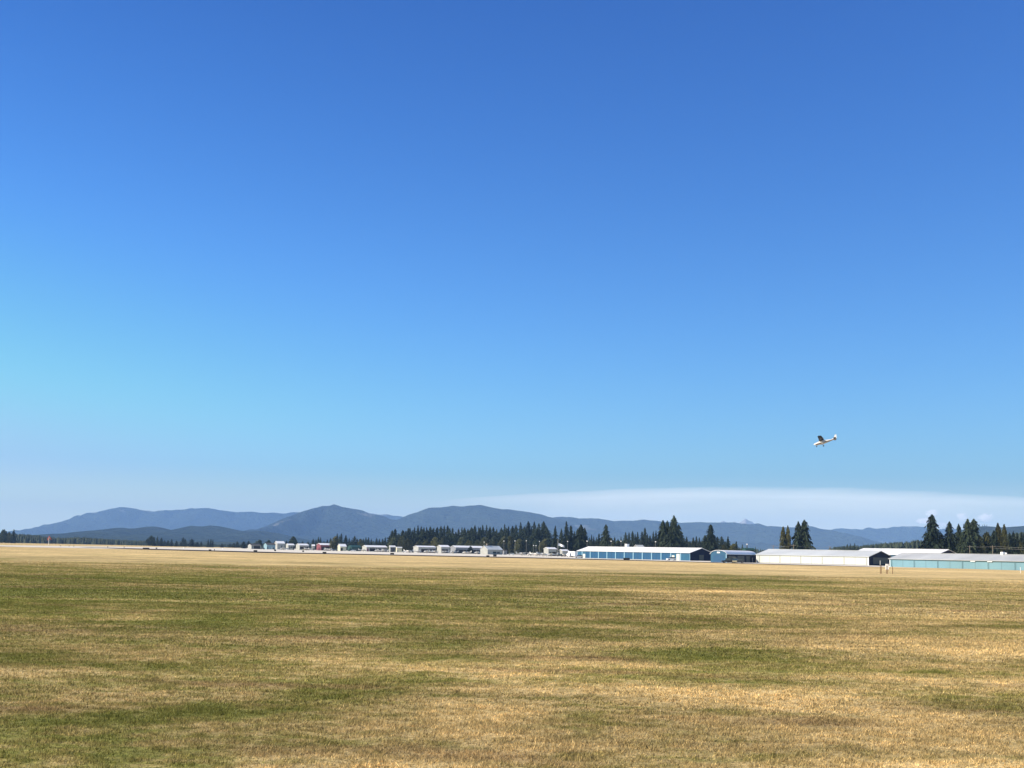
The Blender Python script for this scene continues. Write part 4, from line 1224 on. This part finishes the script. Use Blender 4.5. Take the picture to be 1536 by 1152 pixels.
park(489.5, 1180, 30, 'parked light aeroplane in front of the dark bay of the faded red hangar')
park(496, 1170, 190, 'parked light aeroplane just left of the tall olive tree')
park(566, 1150, 20, 'left one of the two parked light aeroplanes before the long open white hangar')
park(575, 1140, 200, 'right one of the two parked light aeroplanes before the long open white hangar')
park(582, 1120, 90, 'parked light aeroplane beside the small open white hangar')
park(614, 1100, 160, 'parked light aeroplane in the dark gap left of the white gable')
park(640, 1080, 20, 'parked light aeroplane in front of the left open bays of the central hangar row')
park(653, 1060, 200, 'parked light aeroplane in front of the dark bay of the middle hangar')
park(666, 1080, 35, 'parked light aeroplane in front of the tall white end wall')
park(698, 1080, 350, 'parked light aeroplane immediately left of the dark cone shaped bush')
park(716, 1080, 15, 'parked light aeroplane immediately right of the dark cone shaped bush')
park(784, 900, 205, 'leftmost parked light aeroplane right of the white gabled house')
park(796, 860, 20, 'parked light aeroplane under the row of light poles')
park(806, 840, 160, 'parked light aeroplane to the right of the one under the light poles')
park(826, 860, 15, 'parked light aeroplane in front of the low white building')
park(846, 860, 340, 'parked light aeroplane in front of the open shed right of the flagpole')


park(424.5, 1200, 20, 'parked light aeroplane in the gap right of the taller white hangar')
park(464.5, 1210, 195, 'parked light aeroplane in the gap left of the narrow white shed')
park(546, 1190, 200, 'parked light aeroplane in front of the left end of the long open white hangar')
park(628, 1110, 200, 'parked light aeroplane before the white gable of the open hangar')
park(679, 1090, 25, 'parked light aeroplane between the tall end wall and the dark cone shaped bush')
park(816, 830, 200, 'parked light aeroplane at the left corner of the low white building')


# ------------------------------------------------------------------ vehicles
def make_car(name, mat, long=4.5, roof=1.5, pickup=False):
    t = thing(name, (0, 0, 0))
    hw = .85
    prof = [(-long / 2, .35), (-long / 2, .85), (-long / 2 + 1.1, .98), (long / 2 - .2, .98), (long / 2, .8), (long / 2, .35)]
    b = MB(); n_ = len(prof)
    b.add([(px_, -hw, z) for px_, z in prof] + [(px_, hw, z) for px_, z in prof], [tuple(range(n_)), tuple(range(2 * n_ - 1, n_ - 1, -1))] + [(k, n_ + k, n_ + (k + 1) % n_, (k + 1) % n_) for k in range(n_)])
    b.build('body', mat, t)
    x0, x1 = -long / 2 + 1.1, (long / 2 - .5 if not pickup else long / 2 - 1.9)
    c = MB(); cab = [(x0, .985), (x0 + .55, roof), (x1 - .3, roof), (x1, .985)]
    c.add([(a_, -hw * .92, z) for a_, z in cab] + [(a_, hw * .92, z) for a_, z in cab], [(0, 1, 2, 3), (7, 6, 5, 4)] + [(k, 4 + k, 4 + (k + 1) % 4, (k + 1) % 4) for k in range(4)])
    c.build('cabin', M['glass'], t)
    MB().box(x0 + .5, x1 - .25, -hw * .9, hw * .9, roof + .002, roof + .05).build('roof', mat, t)
    for sx_ in (-1, 1):
        for sy_ in (-1, 1):
            w = MB().tube((sx_ * long * .31, sy_ * (hw - .12), .33), (sx_ * long * .31, sy_ * (hw + .03), .33), .33, .33, 14).build('wheel', M['rubber'], t)
            MB().tube((sx_ * long * .31, sy_ * (hw + .032), .33), (sx_ * long * .31, sy_ * (hw + .045), .33), .17, .17, 10).build('rim', M['pole_metal'], w)
    return t


def place(t, px, Y, rz, label, cat, group=None):
    t.location = (gx(px, Y), Y, 0); t.rotation_euler = (0, 0, R(rz)); tag(t, label, cat, group)


v = make_car('pickup_truck', M['car_dark'], 5.4, 1.75, True); place(v, 1093, 488, 0, 'dark pickup truck parked in front of the small blue hangar', 'truck')
v = make_car('parked_car', M['car_tan'], 4.2, 1.9); place(v, 1102, 486, 80, 'tan upright vehicle parked between two dark ones by the small blue hangar', 'car')
v = make_car('parked_car', M['car_dark'], 4.4, 1.45); place(v, 1108, 500, 5, 'dark car parked against the shaded side of the small blue hangar', 'car')
v = make_car('parked_car', M['car_silver'], 4.5, 1.5); place(v, 868.5, 690, 10, 'silver car parked at the left corner of the blue hangar', 'car')
v = make_car('parked_car', M['car_white'], 4.5, 1.6); place(v, 1007, 598, 20, 'white car parked before the right hand doors of the blue hangar', 'car')
v = make_car('parked_car', M['car_white'], 4.5, 1.6); place(v, 608, 1120, 10, 'white car parked right of the plain white shed', 'car')
v = make_car('parked_car', M['car_dark'], 4.5, 1.6); place(v, 721, 1040, 10, 'dark car parked just left of the white gabled house', 'car')


for px, Y, mt_, lb in ((393.8, 1240, 'car_dark', 'dark car in the gap between the leftmost white hangar and the light blue one'),
                       (430, 1230, 'car_silver', 'silver car in front of the small hangar with three dark doorways'),
                       (457, 1210, 'car_tan', 'tan car in front of the white hangar with wide low bay'),
                       (503, 1180, 'car_dark', 'dark car below the tall olive green tree'),
                       (530, 1190, 'car_white', 'white car in front of the low dark green building'),
                       (617, 1110, 'car_dark', 'dark car in the gap left of the white gabled open hangar'),
                       (767, 950, 'car_silver', 'silver car between the two left light poles right of the white house'),
                       (840, 850, 'car_dark', 'dark car parked by the foot of the flagpole')):
    v = make_car('parked_car', M[mt_], 4.5, 1.7); place(v, px, Y, random.uniform(-20, 20), lb, 'car')


def box_truck(px, Y, rz, label):
    t = thing('box_truck', (0, 0, 0))
    MB().box(-1.6, 3.4, -1.15, 1.15, .75, 3.5).build('cargo_box', M['car_white'], t)
    c = MB(); p = [(-3.3, .5), (-3.3, 1.4), (-2.9, 2.3), (-1.7, 2.4), (-1.7, .5)]
    c.add([(a_, -1.0, z) for a_, z in p] + [(a_, 1.0, z) for a_, z in p], [(0, 1, 2, 3, 4), (9, 8, 7, 6, 5)] + [(k, 5 + k, 5 + (k + 1) % 5, (k + 1) % 5) for k in range(5)])
    cb = c.build('cab', M['car_white'], t)
    MB().box(-2.8, -2.0, -1.02, -1.002, 1.5, 2.1).build('side_window', M['glass'], cb)
    MB().box(-1.6, 3.3, -.5, .5, .5, .74).build('chassis', M['black_paint'], t)
    for x_ in (-2.5, 2.3):
        for s in (-1, 1): MB().tube((x_, s * .8, .45), (x_, s * 1.08, .45), .45, .45, 14).build('wheel', M['rubber'], t)
    place(t, px, Y, rz, label, 'truck', 'white box trucks')
    return t


box_truck(856.5, 800, 55, 'white box truck parked left of the blue hangar beside the tall light pole')
box_truck(863.5, 790, 240, 'white box truck parked right against the left corner of the blue hangar')

# ------------------------------------------------------------------ haze and clouds
hz = MB().box(-27000, 27000, -2600, 26200, -1.0, 760).build('haze', vol_mat('haze', (.28, .51, .93), 4.0e-5, -.1))
tag(hz, kind='stuff')


def cloud_bank():
    Yc = 62000.0
    prof = [(640, 752), (700, 746), (800, 742), (900, 738.5), (1000, 736), (1060, 735), (1150, 735.5), (1250, 737.5), (1350, 741), (1450, 745), (1536, 749), (1640, 754), (1760, 762)]
    cols = np.linspace(645, 1760, 180)
    rows = [0, .7, 1.8, 3.2, 5, 7.5, 10, 13, 17, 21, 26, 32, 40, 50, 62, 75]          # pixels below the top
    th = [0.12, .75, .95, 1.0, 1.0, .92, .82, .74, .66, .6, .54, .5, .45, .42, .38, .36]
    fr, bk = [], []
    for c in cols:
        tp = np.interp(c, [p[0] for p in prof], [p[1] for p in prof]) + 2.6 * (fbm(np.array([c / 42.0]), np.array([.3]), 5, 4)[0] - .5)
        fade = min(1, max(.02, (c - 645) / 260)) * (1 if c < 1400 else max(.45, 1 - (c - 1400) / 260))
        for j, rr in enumerate(rows):
            nn = .50 + 1.0 * float(fbm(np.array([(c + rr * 3) / 130.0]), np.array([rr / 7.0]), 8, 4)[0])
            T = 4600 * th[j] * fade * nn
            z = at(c, tp + rr, Yc)[1]; x_ = at(c, tp + rr, Yc)[0]
            fr.append((x_, Yc - T, z)); bk.append((x_, Yc + T, z))
    nr, nc = len(rows), len(cols); o = len(fr); fs = []
    for i in range(nc - 1):
        for j in range(nr - 1):
            a = i * nr + j
            fs += [(a, a + 1, a + nr + 1, a + nr), (o + a, o + a + nr, o + a + nr + 1, o + a + 1)]
    for i in range(nc - 1):
        a = i * nr; fs.append((a, a + nr, o + a + nr, o + a))
        a = i * nr + nr - 1; fs.append((a, o + a, o + a + nr, a + nr))
    for j in range(nr - 1):
        fs.append((j, o + j, o + j + 1, j + 1)); a = (nc - 1) * nr + j
        fs.append((a, a + 1, o + a + 1, o + a))
    me = bpy.data.meshes.new('cloud_bank'); me.from_pydata(fr + bk, [], fs); me.materials.append(vol_mat('thin_cloud', (1.0, .965, .935), 8.5e-5, -.2))
    ob = bpy.data.objects.new('cloud_bank', me); col.objects.link(ob)
    tag(ob, kind='structure')


cloud_bank()


def puff(px, py, w, h, seed, tilt=0):
    import bmesh
    Yc = 45000.0
    bm = bmesh.new(); bmesh.ops.create_icosphere(bm, subdivisions=4, radius=1.0)
    x, z = at(px, py, Yc); k = Yc / F
    for v_ in bm.verts:
        c = v_.co.copy()
        d = 1 + 1.5 * (float(fbm(np.array([c.x * 1.7 + c.y + 9]), np.array([c.z * 1.7 + c.y * .7 + 9]), seed, 4)[0]) - .5)
        c = c * d
        v_.co = Vector((x + (c.x * w / 2 + tilt * c.z * h / 2) * k, Yc + c.y * w * .4 * k, z + c.z * h / 2 * k))
    me = bpy.data.meshes.new('cloud'); bm.to_mesh(me); bm.free()
    me.materials.append(M.setdefault('puff', vol_mat('small_cloud', (1.0, .95, .96), 3.2e-3, -.2)))
    ob = bpy.data.objects.new('cloud', me); col.objects.link(ob); tag(ob, kind='structure')


puff(1398, 770, 17, 11, 1, .5)
puff(1386, 781, 30, 8, 2, .6)
puff(1443, 775, 15, 10, 3, -.3)
puff(1477, 777, 21, 12, 4, .5)
puff(1412, 787, 18, 6, 5)

# ------------------------------------------------------------------ light
SUN_EL = R(31); SUN_AZ = R(-112)      # azimuth clockwise from +Y
w = bpy.data.worlds.new('World'); sc.world = w; w.use_nodes = True
nt = w.node_tree; bg = nt.nodes['Background']
sky = nt.nodes.new('ShaderNodeTexSky'); sky.sky_type = 'NISHITA'; sky.sun_disc = False
sky.sun_elevation = SUN_EL; sky.sun_rotation = -SUN_AZ
sky.altitude = 0; sky.air_density = 1.0; sky.dust_density = 1.0; sky.ozone_density = 3.0
# the response of the photograph's blue sky: one power curve per channel on the physical sky
sp = nt.nodes.new('ShaderNodeSeparateColor'); cb = nt.nodes.new('ShaderNodeCombineColor')
nt.links.new(sky.outputs[0], sp.inputs[0])
SKY_S, EXPO = .12, .70
for i, (g_, a_) in enumerate(((1.91, 1.0), (1.64, 1.157), (1.286, 1.303))):
    k1 = nt.nodes.new('ShaderNodeMath'); k1.operation = 'MULTIPLY'; k1.inputs[1].default_value = .153
    k2 = nt.nodes.new('ShaderNodeMath'); k2.operation = 'POWER'; k2.inputs[1].default_value = g_
    k3 = nt.nodes.new('ShaderNodeMath'); k3.operation = 'MULTIPLY'; k3.inputs[1].default_value = a_ / (SKY_S * 2 ** EXPO)
    nt.links.new(sp.outputs[i], k1.inputs[0]); nt.links.new(k1.outputs[0], k2.inputs[0]); nt.links.new(k2.outputs[0], k3.inputs[0]); 
    k4 = nt.nodes.new('ShaderNodeMath'); k4.operation = 'SMOOTH_MIN'; q = 1 / (SKY_S * 2 ** EXPO)
    k4.inputs[1].default_value = (.45, .70, .93)[i] * q; k4.inputs[2].default_value = .12 * q
    nt.links.new(k3.outputs[0], k4.inputs[0]); nt.links.new(k4.outputs[0], cb.inputs[i])
# pale smoky air low over the horizon
tc = nt.nodes.new('ShaderNodeTexCoord'); sz = nt.nodes.new('ShaderNodeSeparateXYZ'); nt.links.new(tc.outputs['Generated'], sz.inputs[0])
hm = nt.nodes.new('ShaderNodeMapRange'); hm.interpolation_type = 'SMOOTHSTEP'
hm.inputs['From Min'].default_value = .064; hm.inputs['From Max'].default_value = .012; hm.inputs['To Max'].default_value = .85
nt.links.new(sz.outputs['Z'], hm.inputs['Value'])
hx = nt.nodes.new('ShaderNodeMix'); hx.data_type = 'RGBA'; q_ = 1 / (SKY_S * 2 ** EXPO)
hx.inputs['B'].default_value = (.94 * q_, 1.06 * q_, .93 * q_, 1)
nt.links.new(hm.outputs[0], hx.inputs['Factor']); nt.links.new(cb.outputs[0], hx.inputs['A'])
nt.links.new(hx.outputs['Result'], bg.inputs['Color'])
bg.inputs['Strength'].default_value = SKY_S
sd = Vector((math.sin(SUN_AZ) * math.cos(SUN_EL), math.cos(SUN_AZ) * math.cos(SUN_EL), math.sin(SUN_EL)))
ld = bpy.data.lights.new('sun', 'SUN'); ld.energy = 5.0; ld.angle = R(.5); ld.color = (1.0, .90, .75)
lo = bpy.data.objects.new('sun', ld); col.objects.link(lo)
lo.rotation_euler = sd.to_track_quat('Z', 'Y').to_euler(); lo.location = (0, 0, 50)

sc.view_settings.view_transform = 'Standard'; sc.view_settings.look = 'None'
sc.view_settings.gamma = 1; sc.view_settings.exposure = EXPO
sc.cycles.volume_bounces = 5
sc.cycles.max_bounces = 8
# drop prototypes that were never placed
for o in list(bpy.data.objects):
    if o.parent is None and o.type == 'EMPTY' and o.location.z < -400:
        for c in kids(o): bpy.data.objects.remove(c)
        bpy.data.objects.remove(o)
